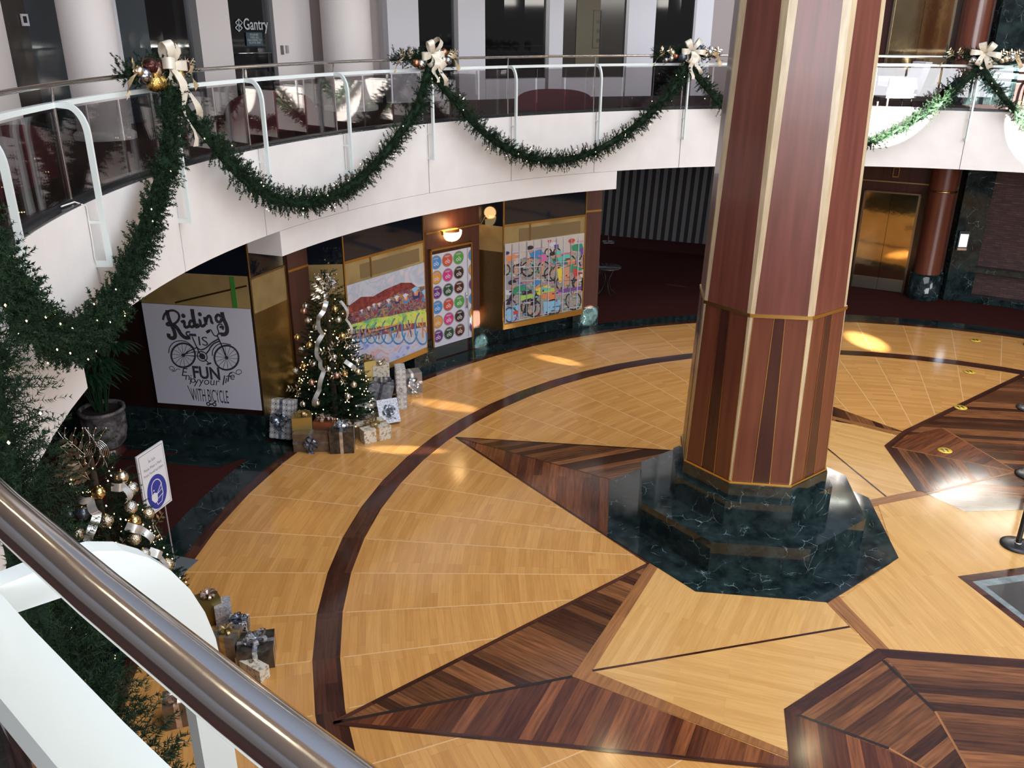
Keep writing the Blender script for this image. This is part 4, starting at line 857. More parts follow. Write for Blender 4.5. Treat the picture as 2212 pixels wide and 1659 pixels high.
# ================================================================== FLOOR STICKERS, STANCHIONS
for i, (a, lab) in enumerate([((2041, 974), 'round yellow footprint sticker on the dark wood chevrons'), ((2075, 881), 'round yellow footprint sticker on the edge of the dark wood star'), ((2094, 804), 'round yellow footprint sticker on the pale floor just inside the dark ring'), ((2107, 736), 'round yellow footprint sticker beyond the dark ring, farthest away')]):
    c = H(a); s = MB(); s.lathe((c[0], c[1], 0.0102), [(.105, 0), (.105, .001), (.0001, .001)], 24, 0)
    for dx in (-.032, .032):
        for (dy, rx, ry) in ((.022, .022, .034), (-.035, .017, .02)):
            s.face([(c[0] + dx + rx * math.cos(t * PI / 6), c[1] + dy + ry * math.sin(t * PI / 6), .0125) for t in range(12)], 1)
    tag(s.build('floor_sticker', [M['yellow'], M['black']]), lab, 'floor sticker', 'yellow social distancing stickers')
for (a, lab) in [((2197, 1180), 'black stanchion post nearest the floor medallion'), ((2224, 1028), 'black stanchion behind the one by the medallion, cut by the picture edge'), ((2222, 884), 'black stanchion on the dark star arm, its base just inside the frame'), ((2234, 748), 'farthest black stanchion, near the outer edge of the wood floor')]:
    c = H(a) + np.array([0, 0, .011]); r = empty('stanchion', c, lab, 'stanchion', 'queue stanchions')
    s = MB(); s.lathe(c, [(.001, 0), (.2, 0), (.2, .018), (.15, .035), (.03, .045), (.001, .045)], 32); s.build('base', M['black'], r)
    s = MB(); s.lathe(c, [(.032, .04), (.032, .95), (.001, .95)], 20); s.build('pole', M['black'], r)
    s = MB(); s.lathe(c, [(.046, .045), (.046, .052), (.033, .052)], 20); s.build('collar', M['steel'], r)
    s = MB(); s.lathe(c, [(.042, .86), (.045, .95), (.001, .97)], 20); s.build('belt_head', M['black'], r)

# ================================================================== GREENERY
def needle_mesh(name, pos, dr, Ln, k, nl, w_, mats, parent, seed=0, spread=.9, twig=.0035):
    """branch tips as sprays of needles: pos, dr (N,3), length Ln (N)"""
    rng = np.random.default_rng(seed); N = len(pos); pos = np.asarray(pos, float); dr = np.asarray(dr, float); dr /= np.linalg.norm(dr, axis=1)[:, None]
    Ln = np.broadcast_to(Ln, (N,))
    h = np.where(np.abs(dr[:, 2:3]) < .9, np.array([[0, 0, 1.]]), np.array([[1., 0, 0]]))
    a = np.cross(dr, h); a /= np.linalg.norm(a, axis=1)[:, None]; b = np.cross(dr, a)
    t = rng.uniform(0, 1, (N, k)); az = rng.uniform(0, 2 * PI, (N, k))
    base = pos[:, None] + dr[:, None] * (t * Ln[:, None])[..., None]
    perp = a[:, None] * np.cos(az)[..., None] + b[:, None] * np.sin(az)[..., None]
    nd = dr[:, None] * (.55 + .5 * t[..., None]) + perp * spread; nd /= np.linalg.norm(nd, axis=2)[..., None]
    ln = nl * (1 - .35 * t) * rng.uniform(.75, 1.15, (N, k)); tip = base + nd * ln[..., None]
    sd = np.cross(nd, rng.normal(size=(N, k, 3))); sd /= np.linalg.norm(sd, axis=2)[..., None] + 1e-9; sd *= w_ / 2
    V = np.stack([base - sd, base + sd, tip], axis=2).reshape(-1, 3)
    # twigs
    T = np.stack([pos - a * twig, pos + a * twig, pos + dr * Ln[:, None]], axis=1).reshape(-1, 3); V = np.concatenate([V, T])
    L = np.zeros(3); q = parent
    while q is not None: L = L + np.array(q.location); q = q.parent
    V = V - L; nt = len(V) // 3
    me = bpy.data.meshes.new(name); me.vertices.add(len(V)); me.vertices.foreach_set('co', V.ravel())
    me.loops.add(nt * 3); me.loops.foreach_set('vertex_index', np.arange(nt * 3)); me.polygons.add(nt); me.polygons.foreach_set('loop_start', np.arange(nt) * 3)
    for m in mats: me.materials.append(m)
    tipmat = rng.integers(0, 100, N) < 35; mi = np.repeat(tipmat.astype(int), k); mi = np.concatenate([mi, np.zeros(N, int)]) if True else mi
    me.polygons.foreach_set('material_index', mi.astype(np.int32)); me.update(calc_edges=True)
    o = bpy.data.objects.new(name, me); COL.objects.link(o); o.parent = parent; return o
def bulbs(name, pts, r, parent):
    s = MB()
    for p in pts:
        p = np.array(p); X, Y, Z = np.array([r, 0, 0]), np.array([0, r, 0]), np.array([0, 0, r * 1.3])
        for a, b, c in ((X, Y, Z), (Y, -X, Z), (-X, -Y, Z), (-Y, X, Z), (Y, X, -Z), (-X, Y, -Z), (-Y, -X, -Z), (X, -Y, -Z)): s.face([p + a, p + b, p + c])
    o = s.build(name, M['bulb'], parent); o['kind'] = 'stuff'; return o
def garland(aL, aR, seed, label, zt=5.42, zm=3.74, den=165, rr=.12, k=64, nl=.036, nw=.009):
    rng = np.random.default_rng(seed); arc = rad(aL - aR) * 9.78; N = int(arc * 1.15 * den)
    t = np.sort(rng.uniform(0, 1, N)); f = 4 * t * (1 - t); z = zt - (zt - zm) * f ** .9; ang = np.radians(aL + (aR - aL) * t)
    r0 = 9.74 + .16 * np.exp(-((t / .05) ** 2)) + .16 * np.exp(-(((1 - t) / .05) ** 2))
    c = np.stack([OX + r0 * np.cos(ang), OY + r0 * np.sin(ang), z], 1)
    tang = np.gradient(c, axis=0); tang /= np.linalg.norm(tang, axis=1)[:, None] + 1e-9
    tang = np.stack([np.convolve(np.pad(tang[:, i], 12, 'edge'), np.ones(25) / 25, 'valid') for i in range(3)], 1); tang /= np.linalg.norm(tang, axis=1)[:, None]
    out = np.stack([-np.cos(ang), -np.sin(ang), 0 * ang], 1); s2 = np.cross(tang, out); az = rng.uniform(-1.9, 1.9, N)
    rd = out * np.cos(az)[:, None] + s2 * np.sin(az)[:, None]
    d = rd + tang * rng.uniform(-.3, 1.1, N)[:, None] * np.where(rng.random(N) < .7, 1, -1)[:, None]
    root = empty('garland', PO((aL + aR) / 2, 9.8, zm), label, 'garland', 'evergreen garlands on the balcony')
    L = rng.uniform(.1, .235, N) * (rr / .12)
    needle_mesh('foliage', c + rd * .02, d, L, k, nl, nw, [M['needle'], M['needle2']], root, seed, spread=1.35)
    s = MB(); idx = np.linspace(0, N - 1, 40).astype(int); s.tube(list(c[idx]), .06, 8); s.build('garland_core', M['needle'], root)
    idx = rng.choice(N, int(arc * 6)); P = c[idx] + rd[idx] * (rr + .045) + rng.normal(0, .01, (len(idx), 3)); bulbs('fairy_lights', P, .0068, root)
    return root
PA = lambda k: A0 - DA * k
garland(PA(3), PA(6), 1, 'evergreen garland swag between the second and third bows from the left')
garland(PA(0), PA(3), 2, 'long evergreen garland swag between the two leftmost bows, over the bicycle shop')
garland(PA(-3), PA(0), 3, 'evergreen garland swag falling left of the leftmost bow in front of the palm', den=330)
garland(PA(-6), PA(-3), 4, 'nearest evergreen garland swag, below the foreground handrail', zm=3.7, rr=.17, den=330, k=70, nl=.036, nw=.0045)
garland(PA(6), PA(9), 5, 'evergreen garland swag passing behind the big octagonal column')
garland(PA(9), PA(12), 6, 'evergreen garland swag at the far right, cut by the picture edge')

def ribbon_strip(s, pts, wv, m=0):
    """double-sided band; pts list of 3d, wv width vectors"""
    rows = [[np.array(p) - np.array(w_) / 2, np.array(p) + np.array(w_) / 2] for p, w_ in zip(pts, wv)]; s.grid(rows, m, True)
def loop_pts(c, d, n, size, width, k=12, tw=0.0):
    """teardrop loop from c along d; n is the plane normal"""
    d = np.array(d, float); d /= np.linalg.norm(d); n = np.array(n, float); n -= d * (n @ d); n /= np.linalg.norm(n); b = np.cross(d, n); P, W = [], []
    for i in range(k + 1):
        t = i / k * 2 * PI; x = size * (1 - math.cos(t)) / 2; y = size * .3 * math.sin(t) * (0.5 + .5 * math.sin(t / 2))
        P.append(np.array(c) + d * x + n * y); W.append(b * width * (.35 + .65 * math.sin(t / 2)) + n * tw * width * math.sin(t))
    return P, W
def bow(parent, c, right, up, out, size, nloop, tails, matl, seed=0, name='bow', width=None):
    rng = random.Random(seed); s = MB(); right, up, out = map(lambda v: np.array(v, float), (right, up, out)); width = width or size * .42
    for i in range(nloop):
        a = 2 * PI * i / nloop + rng.uniform(-.2, .2); d = right * math.cos(a) + up * math.sin(a) + out * rng.uniform(.15, .7)
        P, W = loop_pts(c, d, out + rng.uniform(-.5, .5) * right, size * rng.uniform(.75, 1.05), width * rng.uniform(.8, 1.1)); ribbon_strip(s, P, W)
    for (dx, ln) in tails:
        P, W = [], []
        for i in range(11):
            t = i / 10; P.append(np.array(c) + out * (.03 + (.14 * min(1, t * 2.5) if ln > .3 else 0) + .04 * math.sin(t * 9 + dx * 7)) + right * (dx * t + .03 * math.sin(t * 8)) - up * ln * t); W.append(right * width * (.7 + .25 * math.sin(t * 3 + .5)) * (1 - .1 * t) + out * .3 * width * math.sin(t * 7 + dx * 9))
        ribbon_strip(s, P, W)
    return s.build(name, matl, parent)
def leaf_spray(s, c, d, up, n, ln, m=0, seed=0):
    rng = random.Random(seed); c = np.array(c, float); d = np.array(d, float); d /= np.linalg.norm(d); up = np.array(up, float); sd = np.cross(d, up); sd /= np.linalg.norm(sd)
    for i in range(n):
        f = (i + 1) / n; b = c + d * ln * f * .8; sg = 1 if i % 2 else -1; q = d * .5 + sd * sg * .8 + up * rng.uniform(-.2, .4); q /= np.linalg.norm(q); l_ = ln * .42; w_ = np.cross(q, up + rng.uniform(-.5, .5) * sd); w_ *= l_ * .2 / (np.linalg.norm(w_) + 1e-9)
        s.face([b, b + q * l_ * .45 + w_, b + q * l_, b + q * l_ * .45 - w_], m)
    s.tube([c, c + d * ln], .003, 4, m)
def topper(k, label, balls, seed, size=.2, tails=((-.05, .34), (.1, .42)), scale=1.0, ribbonm='ribbon', tip=18):
    a = PA(k); c = PO(a, 10.02, 5.56); out = -(PO(a, 1) - PO(a, 0)); up = np.array([0, 0, 1.]); right = np.cross(out, up) * -1
    right = np.array([-out[1], out[0], 0.]);
    if right @ RT < 0: right = -right
    root = empty('bow_arrangement', PO(a, 10.05, 5.45), label, 'decoration', 'bow arrangements on the railing')
    rng = np.random.default_rng(seed); N = 430; u = rng.normal(0, .3, N); u = np.clip(u, -.62, .62)
    pos = c + right * u[:, None] + up * rng.normal(-.01, .05, N)[:, None] + out * rng.normal(0, .045, N)[:, None]
    d = right * (u * 1.2 + rng.normal(0, .5, N))[:, None] + up * rng.uniform(-.35, 1.0, N)[:, None] + out * rng.uniform(-.3, .8, N)[:, None]
    needle_mesh('evergreen_sprays', pos, d, rng.uniform(.09, .16, N), 44, .034, .0075, [M['needle'], M['needle2']], root, seed)
    for (x, z, r_, m_) in balls:
        s = MB(); s.sphere(c + right * x + up * z + out * (.09 + .04 * ((x * 37) % 1)), r_, 16, 10); s.build('bauble', M[m_], root)
    bow(root, c + out * .13 + up * .06 + right * .03, right, up, out, size * .86, 6, tails, M[ribbonm], seed)
    for j, (x, dx) in enumerate(((-.52, -1), (.52, 1))):
        s = MB(); P = [c + right * (x + dx * .2 * t) + up * (.02 - .22 * t * t) + out * (.1 + .03 * math.sin(t * 6)) for t in np.linspace(0, 1, 8)]; ribbon_strip(s, P, [up * .06 + right * .05 + out * .04 * math.sin(i) for i in range(8)]); s.build('ribbon_end', M['tan'], root)
    s = MB()
    for j in range(5): x = (-.5, -.33, .28, .42, .55)[j]; leaf_spray(s, c + right * x + out * .08, right * (1 if x > 0 else -1) * .6 + up * .6 + out * .2, out, 6, .17, 0, seed + j)
    s.build('gold_leaves', M['champagne'], root)
    return root
topper(0, 'large bow arrangement with gold glitter baubles, leftmost on the railing', [(-.4, -.02, .085, 'pewter'), (-.3, .07, .08, 'burgundy'), (-.2, .02, .07, 'champagne'), (-.25, -.1, .085, 'goldglitter'), (-.12, -.1, .085, 'goldglitter'), (-.12, .06, .08, 'burgundy'), (.3, -.04, .075, 'goldglitter'), (.4, .04, .07, 'burgundy'), (-.5, .03, .05, 'champagne')], 11, .32, ((.02, .82), (.3, .66)))
topper(3, 'pale bow arrangement with copper and silver baubles, second from left', [(-.3, -.07, .065, 'copper'), (-.16, -.09, .085, 'silver'), (.22, .08, .08, 'silver'), (.36, .08, .06, 'copper'), (.32, -.04, .06, 'champagne'), (.42, -.05, .075, 'pewter'), (.26, .0, .05, 'silver')], 12, .34, ((-.08, .42), (.15, .48)))
topper(6, 'bow arrangement with slate blue baubles just left of the big column', [(-.48, -.1, .06, 'pewter'), (-.38, -.07, .055, 'silver'), (-.36, .03, .06, 'champagne'), (-.28, -.03, .05, 'copper'), (-.14, -.05, .09, 'slate'), (.18, .1, .085, 'slate'), (.3, .05, .055, 'copper'), (.36, -.02, .045, 'champagne'), (.44, .04, .07, 'silver'), (.14, -.05, .045, 'silver')], 13, .32, ((-.05, .5), (.14, .42)))
topper(9, 'pale poinsettia bow arrangement right of the big column', [(-.42, -.04, .055, 'burgundy'), (-.15, -.07, .075, 'silver'), (-.2, .06, .05, 'copper'), (.26, .0, .08, 'silver'), (.42, -.04, .06, 'champagne'), (.52, -.02, .065, 'silver'), (.36, -.07, .05, 'champagne')], 14, .34, ((-.05, .3), (.2, .2)))

# ------------------------------------------------------------------ Christmas trees
def tree(c, Ht, Rb, seed, label, spray_px=()):
    c = np.array([c[0], c[1], 0.]); root = empty('christmas_tree', c, label, 'christmas tree', 'lit Christmas trees'); rng = np.random.default_rng(seed)
    NB = 420; pos, dr, Ls = [], [], []
    for i in range(NB):
        h = .16 + (Ht - .16) * (1 - (1 - i / NB) ** .62) if False else .14 + (Ht - .2) * (1 - math.sqrt(1 - (i + .5) / NB)); az = i * 2.39996 + rng.uniform(-.2, .2)
        R_ = Rb * (1 - (h / Ht)) ** .85 * rng.uniform(.82, 1.08) + .06; d = np.array([math.cos(az), math.sin(az), rng.uniform(-.12, .12)])
        nt = max(3, int(R_ * 13))
        for j in range(nt):
            f = 1 - (j / nt) * .65; p = c + np.array([0, 0, h]) + d * R_ * f * .9 + np.array([0, 0, .08 * f * f]); q = d + np.array([-d[1], d[0], 0]) * rng.uniform(-1.1, 1.1) + np.array([0, 0, rng.uniform(-.2, .55)])
            if j == 0: q = d + np.array([0, 0, .25])
            pos.append(p); dr.append(q); Ls.append(rng.uniform(.09, .14))
    for j in range(14): pos.append(c + np.array([0, 0, Ht - .22])); dr.append(np.array([rng.normal(0, .35), rng.normal(0, .35), 1])); Ls.append(.2)
    needle_mesh('tree_foliage', pos, dr, np.array(Ls), 40, .036, .0085, [M['needle'], M['needle2']], root, seed, twig=.005)
    s = MB(); s.lathe(c, [(.05, 0), (.03, Ht * .9)], 8); s.build('trunk', mat('bark', (.05, .03, .02), .9), root)
    s = MB(); s.lathe(c, [(.22, 0), (.22, .02), (.05, .06)], 14); s.build('tree_stand', M['black'], root)
    n = 230; hh = .15 + (Ht - .3) * (1 - np.sqrt(rng.uniform(0, 1, n))); az = rng.uniform(0, 2 * PI, n); Rr = Rb * (1 - hh / Ht) ** .85 * rng.uniform(.9, 1.1, n) + .06
    bulbs('tree_lights', np.stack([c[0] + Rr * np.cos(az), c[1] + Rr * np.sin(az), hh], 1), .0085, root)
    return root
def on_cone(px, c, Ht, Rb, push=.0):
    d = ray(px); d = d / np.linalg.norm(d); best = None; t = 6.0
    while t < 20:
        P = CAM + d * t; h = P[2]
        if 0 < h < Ht:
            R_ = Rb * (1 - h / Ht) ** .85 + .06 + push; g_ = math.hypot(P[0] - c[0], P[1] - c[1]) - R_
            if g_ <= 0: return P
            if best is None or g_ < best[0]: best = (g_, P)
        t += .02
    return best[1]
T1, H1, R1 = (-2.86, 12.78), 2.62, .62
T2, H2, R2 = (-4.17, 7.62), 2.36, .68
t1 = tree(T1, H1, R1, 21, 'tall lit Christmas tree beside the golden shop window, presents at its foot')
t2 = tree(T2, H2, R2, 22, 'lit Christmas tree at lower left next to the mask sign')
ordw = ['highest', 'second highest', 'third highest', 'fourth highest', 'fifth highest', 'sixth highest', 'seventh highest', 'eighth highest', 'ninth highest']
def balls(lst, c, Ht, Rb, r_, where, grp):
    cnt = {}
    tot = {}
    for *_, m_ in lst: tot[m_] = tot.get(m_, 0) + 1
    for (x, y, m_) in sorted(lst, key=lambda q: q[1]):
        i = cnt.get(m_, 0); cnt[m_] = i + 1; nm = {'goldglitter': 'glittering gold', 'champglitter': 'glittering champagne gold', 'silverglitter': 'glittering silver', 'rose': 'matt rose', 'slate': 'dark smoky', 'champagne': 'pale champagne'}.get(m_, m_)
        P = on_cone((x, y), c, Ht, Rb, .03); s = MB(); s.sphere(P, r_, 16, 10, 0); s.lathe(P, [(r_ * .22, r_ * .94), (r_ * .22, r_ * 1.14), (.001, r_ * 1.16)], 8, 1)
        lab = 'the only %s bauble on %s' % (nm, where) if tot[m_] == 1 else '%s bauble on %s, %s of that colour' % (nm, where, ordw[i])
        tag(s.build('bauble', [M[m_], M['brass']]), lab, 'bauble', grp)
balls([(660, 661, 'silver'), (656, 672, 'rose'), (665, 693, 'silverglitter'), (723, 668, 'gold'), (731, 691, 'silverglitter'), (682, 707, 'silver'), (642, 729, 'gold'), (739, 726, 'gold'), (668, 746, 'gold'), (651, 755, 'silverglitter'), (721, 771, 'silver'), (656, 791, 'gold'), (677, 785, 'silver'), (638, 801, 'silverglitter'), (708, 797, 'silver'), (727, 811, 'rose'), (744, 807, 'gold'), (770, 780, 'silver'), (773, 803, 'champagne'), (673, 826, 'rose'), (764, 831, 'champagne'), (751, 856, 'silver'), (655, 873, 'silver'), (685, 870, 'champagne'), (700, 640, 'silver')], T1, H1, R1, .052, 'the tall tree', 'baubles on the tall tree')
balls([(262, 1031, 'champagne'), (212, 1065, 'gold'), (282, 1096, 'silverglitter'), (230, 1125, 'champglitter'), (319, 1110, 'champglitter'), (178, 1109, 'slate'), (149, 1109, 'slate'), (168, 1153, 'champglitter'), (290, 1164, 'champglitter'), (310, 1197, 'silverglitter'), (361, 1220, 'champglitter'), (284, 1055, 'silverglitter'), (289, 1127, 'gold')], T2, H2, R2, .07, 'the lower left tree', 'baubles on the lower left tree')
def tree_ribbon(c, Ht, Rb, paths, wd, lab, grp=None):
    root = empty('tree_ribbon', (c[0], c[1], Ht * .7), lab, 'ribbon', grp); 
    for path in paths:
        P = [on_cone(p, c, Ht, Rb, .05) for p in path]; Q = []
        for i in range(len(P) - 1):
            for j in range(6):
                t = j / 6; q = P[i] * (1 - t) + P[i + 1] * t; o_ = q - np.array([c[0], c[1], q[2]]); o_ /= np.linalg.norm(o_) + 1e-9; Q.append(q + o_ * .07 * math.sin(PI * t))
        Q.append(P[-1]); s = MB(); W = []
        for i, q in enumerate(Q):
            o_ = q - np.array([c[0], c[1], q[2]]); o_ /= np.linalg.norm(o_) + 1e-9; td = Q[min(i + 1, len(Q) - 1)] - Q[max(i - 1, 0)]; td /= np.linalg.norm(td) + 1e-9; v = np.cross(o_, td); v /= np.linalg.norm(v) + 1e-9; W.append(v * wd)
        ribbon_strip(s, Q, W); s.build('ribbon_fold', M['ribbon_silver'], root)
tree_ribbon(T1, H1, R1, [[(705, 650), (700, 670), (688, 690), (697, 722), (685, 748), (692, 780), (700, 800), (690, 842), (678, 878)], [(735, 650), (748, 690), (755, 730)], [(745, 780), (768, 800)]], .07, 'silver ribbon winding down the front of the tall tree')
tree_ribbon(T2, H2, R2, [[(170, 1068), (195, 1080), (210, 1110), (203, 1130), (192, 1160), (190, 1190)], [(240, 1052), (262, 1048), (275, 1085)], [(272, 1136), (305, 1145), (325, 1175)], [(322, 1190), (345, 1205), (350, 1240)]], .085, 'wide silver ribbon looped around the lower left tree')
def topspray(c, Ht, sc, root, px=None):
    s = MB(); rng = random.Random(3); b = np.array([c[0], c[1], Ht - .35]) + np.array([.05, -.12, 0])
    for i in range(9):
        x = (i - 4) * .022 * sc; P = [b + np.array([x * .3, 0, 0]) + RT * (x * (1 + t) + .05 * sc * math.sin(t * 5 + i)) + np.array([0, 0, 1]) * (t * .42 * sc) for t in np.linspace(0, 1, 12)]
        s.tube(P, .0045, 4)
        for p in P[3::2]: s.sphere(p, .011, 6, 4)
    for i in range(5):
        R_ = (.05 + .018 * i) * sc; P = [b + RT * (.09 * sc + R_ * math.cos(t)) + np.array([0, 0, .17 * sc + R_ * 1.1 * math.sin(t)]) for t in np.linspace(-.6, 3.6, 12)]; s.tube(P, .0045, 4)
    s.build('silver_wire_topper', M['silver'], root)
    s = MB()
    for i in range(7): leaf_spray(s, b + np.array([rng.uniform(-.1, .05), -.04, rng.uniform(-.15, .2)]), -RT * rng.uniform(.3, 1) + np.array([0, 0, rng.uniform(.2, 1)]), -_fw, 7, .26 * sc, 0, i)
    s.build('gold_leaf_sprays', M['champagne'], root)
topspray(T1, H1, .7, t1); topspray(T2, H2, 1.0, t2)
for (px, c, Ht, Rb, rt) in [((745, 735), T1, H1, R1, t1), ((735, 812), T1, H1, R1, t1), ((640, 840), T1, H1, R1, t1), ((710, 760), T1, H1, R1, t1), ((130, 1010), T2, H2, R2, t2), ((150, 1035), T2, H2, R2, t2), ((250, 1195), T2, H2, R2, t2), ((335, 1135), T2, H2, R2, t2)]:
    P = on_cone(px, c, Ht, Rb, .04); s = MB()
    for i in range(3): leaf_spray(s, P, RT * math.cos(2.1 * i + 1) + UP * math.sin(2.1 * i + 1), -_fw, 5, .16, 0, i)
    s.build('gold_leaf_spray', M['champagne'], rt)

# ------------------------------------------------------------------ presents
def starpaper(name):
    m = mat(name, (.6, .6, .62), .3, .2); N, L, b = nodes(m); uv = N.new('ShaderNodeUVMap'); mp = N.new('ShaderNodeMapping'); mp.inputs['Scale'].default_value = (11, 11, 1); L.new(uv.outputs[0], mp.inputs[0])
    vo = N.new('ShaderNodeTexVoronoi'); vo.inputs['Scale'].default_value = 1; vo.inputs['Randomness'].default_value = 0; vo.distance = 'MINKOWSKI'; vo.inputs['Exponent'].default_value = .55; L.new(mp.outputs[0], vo.inputs[0])
    r = ramp(N, [(0, (.12, .07, .05)), (.33, (.12, .07, .05)), (.42, (.65, .65, .66)), (1.0, (.65, .65, .66)), (1.15, (.15, .15, .16))]); L.new(vo.outputs['Distance'], r.inputs[0]); L.new(r.outputs[0], b.inputs['Base Color']); return m
G = {'star': starpaper('star_paper'), 'gold': mat('gold_paper', (.5, .38, .13), .28, .8), 'olive': mat('olive_gold_paper', (.22, .16, .05), .3, .7), 'copper': mat('copper_paper', (.4, .16, .09), .28, .8), 'brown': noisy('brown_foil', (.14, .1, .07), (.2, .15, .11), 8, .25, .5), 'dark': noisy('dark_foil', (.05, .042, .035), (.13, .11, .09), 9, .2, .6),
     'cream': noisy('cream_birch_paper', (.28, .22, .15), (.62, .56, .46), 26, .5, lo=.36, hi=.5), 'grey': noisy('grey_foil', (.16, .15, .14), (.22, .2, .19), 20, .3, .5), 'white': mat('white_paper', (.7, .7, .72), .35), 'silver': noisy('silver_lace_paper', (.3, .3, .34), (.65, .65, .7), 55, .3, .4), 'patt': noisy('black_patterned_paper', (.03, .025, .03), (.6, .6, .6), 60, .3, lo=.48, hi=.54), 'organza': noisy('grey_organza', (.14, .15, .17), (.36, .37, .4), 14, .35, .3)}
BWM = {'slate': noisy('slate_bow_film', (.08, .1, .14), (.3, .33, .4), 15, .2, .7), 'silver': noisy('silver_bow_film', (.4, .43, .48), (.8, .83, .88), 15, .18, .8), 'gold': noisy('gold_bow_film', (.25, .16, .06), (.5, .36, .16), 10, .3, .6), 'rose': noisy('rose_bow_film', (.45, .3, .24), (.8, .66, .58), 12, .22, .7), 'champ': M['champagne'], 'white': noisy('white_ribbon', (.5, .46, .4), (.7, .66, .6), 10, .4)}
def gift(px, dims, yaw, paper, bowm, label, grp, z0=0.0, tilt=0.0, bows='top', ribbon=True, bsz=.12, off=None, roll=0.0):
    """px: pixel of the middle of the box's foot nearest the camera; dims (width, depth, height)"""
    wd, dp, ht = dims; P = H(px, z0); vd = np.array([P[0], P[1], 0]); vd /= np.linalg.norm(vd); P = P + vd * dp / 2
    if off is not None: P = P + np.array(off)
    ya = rad(yaw); X = np.array([math.cos(ya), math.sin(ya), 0]); Y = np.array([-math.sin(ya), math.cos(ya), 0]); Z = np.array([0, 0, 1.])
    if tilt: c, s_ = math.cos(rad(tilt)), math.sin(rad(tilt)); Y, Z = Y * c - Z * s_, Z * c + Y * s_      # leaning back, away from the camera
    if roll: c, s_ = math.cos(rad(roll)), math.sin(rad(roll)); X, Z = X * c - Z * s_, Z * c + X * s_
    if tilt: P = P + np.array([0, 0, max(0, -(Y[2]) * dp / 2)]) 
    if roll: P = P + np.array([0, 0, abs(X[2]) * wd / 2])
    root = empty('gift_box', P, label, 'present', grp); s = MB(); s.box(P, wd, dp, ht, X, Y, Z); s.build('box', G[paper], root)
    if ribbon:
        s = MB(); rw = .05; e = .004
        s.box(P - Z * e / 2 + (Z * 0), rw, dp + 2 * e, ht + e, X, Y, Z)
        if bows == 'top': s.box(P - Z * 0, wd + 2 * e, rw, ht + e, X, Y, Z)
        else: s.box(P + Z * (ht / 2 - rw / 2), wd + 2 * e, dp + 2 * e, rw, X, Y, Z)
        root_b = s.build('ribbon', BWM[bowm], root)
    else: root_b = root
    if bows == 'top': bow(root_b, P + Z * ht, X, Y, Z, bsz, 9, ((.06, .0),) if False else (), BWM[bowm], int(px[0]), 'bow', bsz * .3)
    else: bow(root_b, P + Z * ht * .52 - Y * (dp / 2 + .005), X, Z, -Y, bsz, 10, ((-.03, bsz * 1.2), (.05, bsz * 1.3)), BWM[bowm], int(px[0]), 'bow', bsz * .32)
    return root
g1 = 'presents around the tall tree'; g2 = 'presents beside the lower left tree'
gift((612, 955), (.36, .2, .62), -12, 'star', 'slate', 'tall star-patterned box with slate bow, leftmost by the tall tree', g1, tilt=16, bows='front', bsz=.16)
gift((678, 976), (.54, .3, .3), 2, 'brown', 'slate', 'wide brown foil box with a dark slate bow in front of the tall tree', g1, bows='front', bsz=.15)
gift((652, 934), (.3, .22, .2), 12, 'gold', 'gold', 'gold box with gold bow stacked left on the wide brown foil box', g1, z0=.302, bsz=.14, ribbon=False, off=(.0, .08, 0))
gift((697, 934), (.3, .2, .13), -4, 'copper', 'rose', 'small copper box with shiny rose bow on the wide brown foil box', g1, z0=.302, bsz=.15, ribbon=False, off=(.02, .08, 0))
gift((743, 980), (.36, .46, .36), 6, 'dark', 'silver', 'dark metallic box with a big silver bow, frontmost by the tall tree', g1, bsz=.17)
gift((806, 958), (.46, .4, .22), 32, 'cream', 'gold', 'cream birch-patterned box with brown ribbon at the right front of the tall tree', g1, bsz=.15, off=(0, .05, 0))
gift((785, 925), (.36, .2, .32), 20, 'star', 'white', 'star-patterned box with white bow behind the cream birch box', g1, bows='front', bsz=.12, off=(0, .25, 0))
gift((843, 920), (.34, .1, .4), 24, 'silver', 'slate', 'flat silver lace box leaning at the right of the presents', g1, tilt=28, bows='front', bsz=.12, ribbon=False)
gift((868, 884), (.17, .3, .72), 12, 'star', 'white', 'tall narrow star-patterned box standing upright at the right', g1, bows='front', bsz=.05)
gift((815, 885), (.42, .3, .42), 10, 'organza', 'slate', 'grey organza-wrapped present with a dark slate bow on top', g1, bsz=.2, roll=14)
gift((800, 862), (.55, .22, .42), 14, 'white', 'white', 'big plain white box behind the organza-wrapped present', g1, ribbon=False, bsz=.02, off=(0, .3, 0))
gift((778, 850), (.2, .2, .42), 26, 'gold', 'gold', 'gold box standing high beside the tree behind the white box', g1, z0=.43, bsz=.12, ribbon=False, off=(.1, .38, 0))
gift((812, 846), (.28, .22, .32), 10, 'cream', 'champ', 'cream box with a pearly bow, topmost behind the tall tree', g1, z0=.43, bsz=.14, ribbon=False, off=(.05, .34, 0))
gift((888, 850), (.36, .24, .38), 22, 'grey', 'silver', 'grey foil box with silver bow standing against the shop window', g1, bows='front', bsz=.15)
gift((842, 880), (.3, .26, .1), 30, 'dark', 'gold', 'low dark box between the organza present and the tall star box', g1, ribbon=False, bsz=.01)
gift((458, 1352), (.22, .2, .32), 35, 'olive', 'rose', 'olive gold box with a pearly rose bow by the lower left tree', g2, bsz=.11, ribbon=False)
gift((487, 1352), (.17, .2, .24), 20, 'silver', 'white', 'pale silver-and-white box beside the olive gold box', g2, bsz=.02, ribbon=False)
gift((519, 1378), (.2, .2, .16), 5, 'patt', 'slate', 'black and white patterned box with purple-grey bow by the lower left tree', g2, bsz=.09)
gift((497, 1428), (.26, .22, .3), -6, 'grey', 'gold', 'grey foil box with ribbon next to the large dark box', g2, bsz=.1)
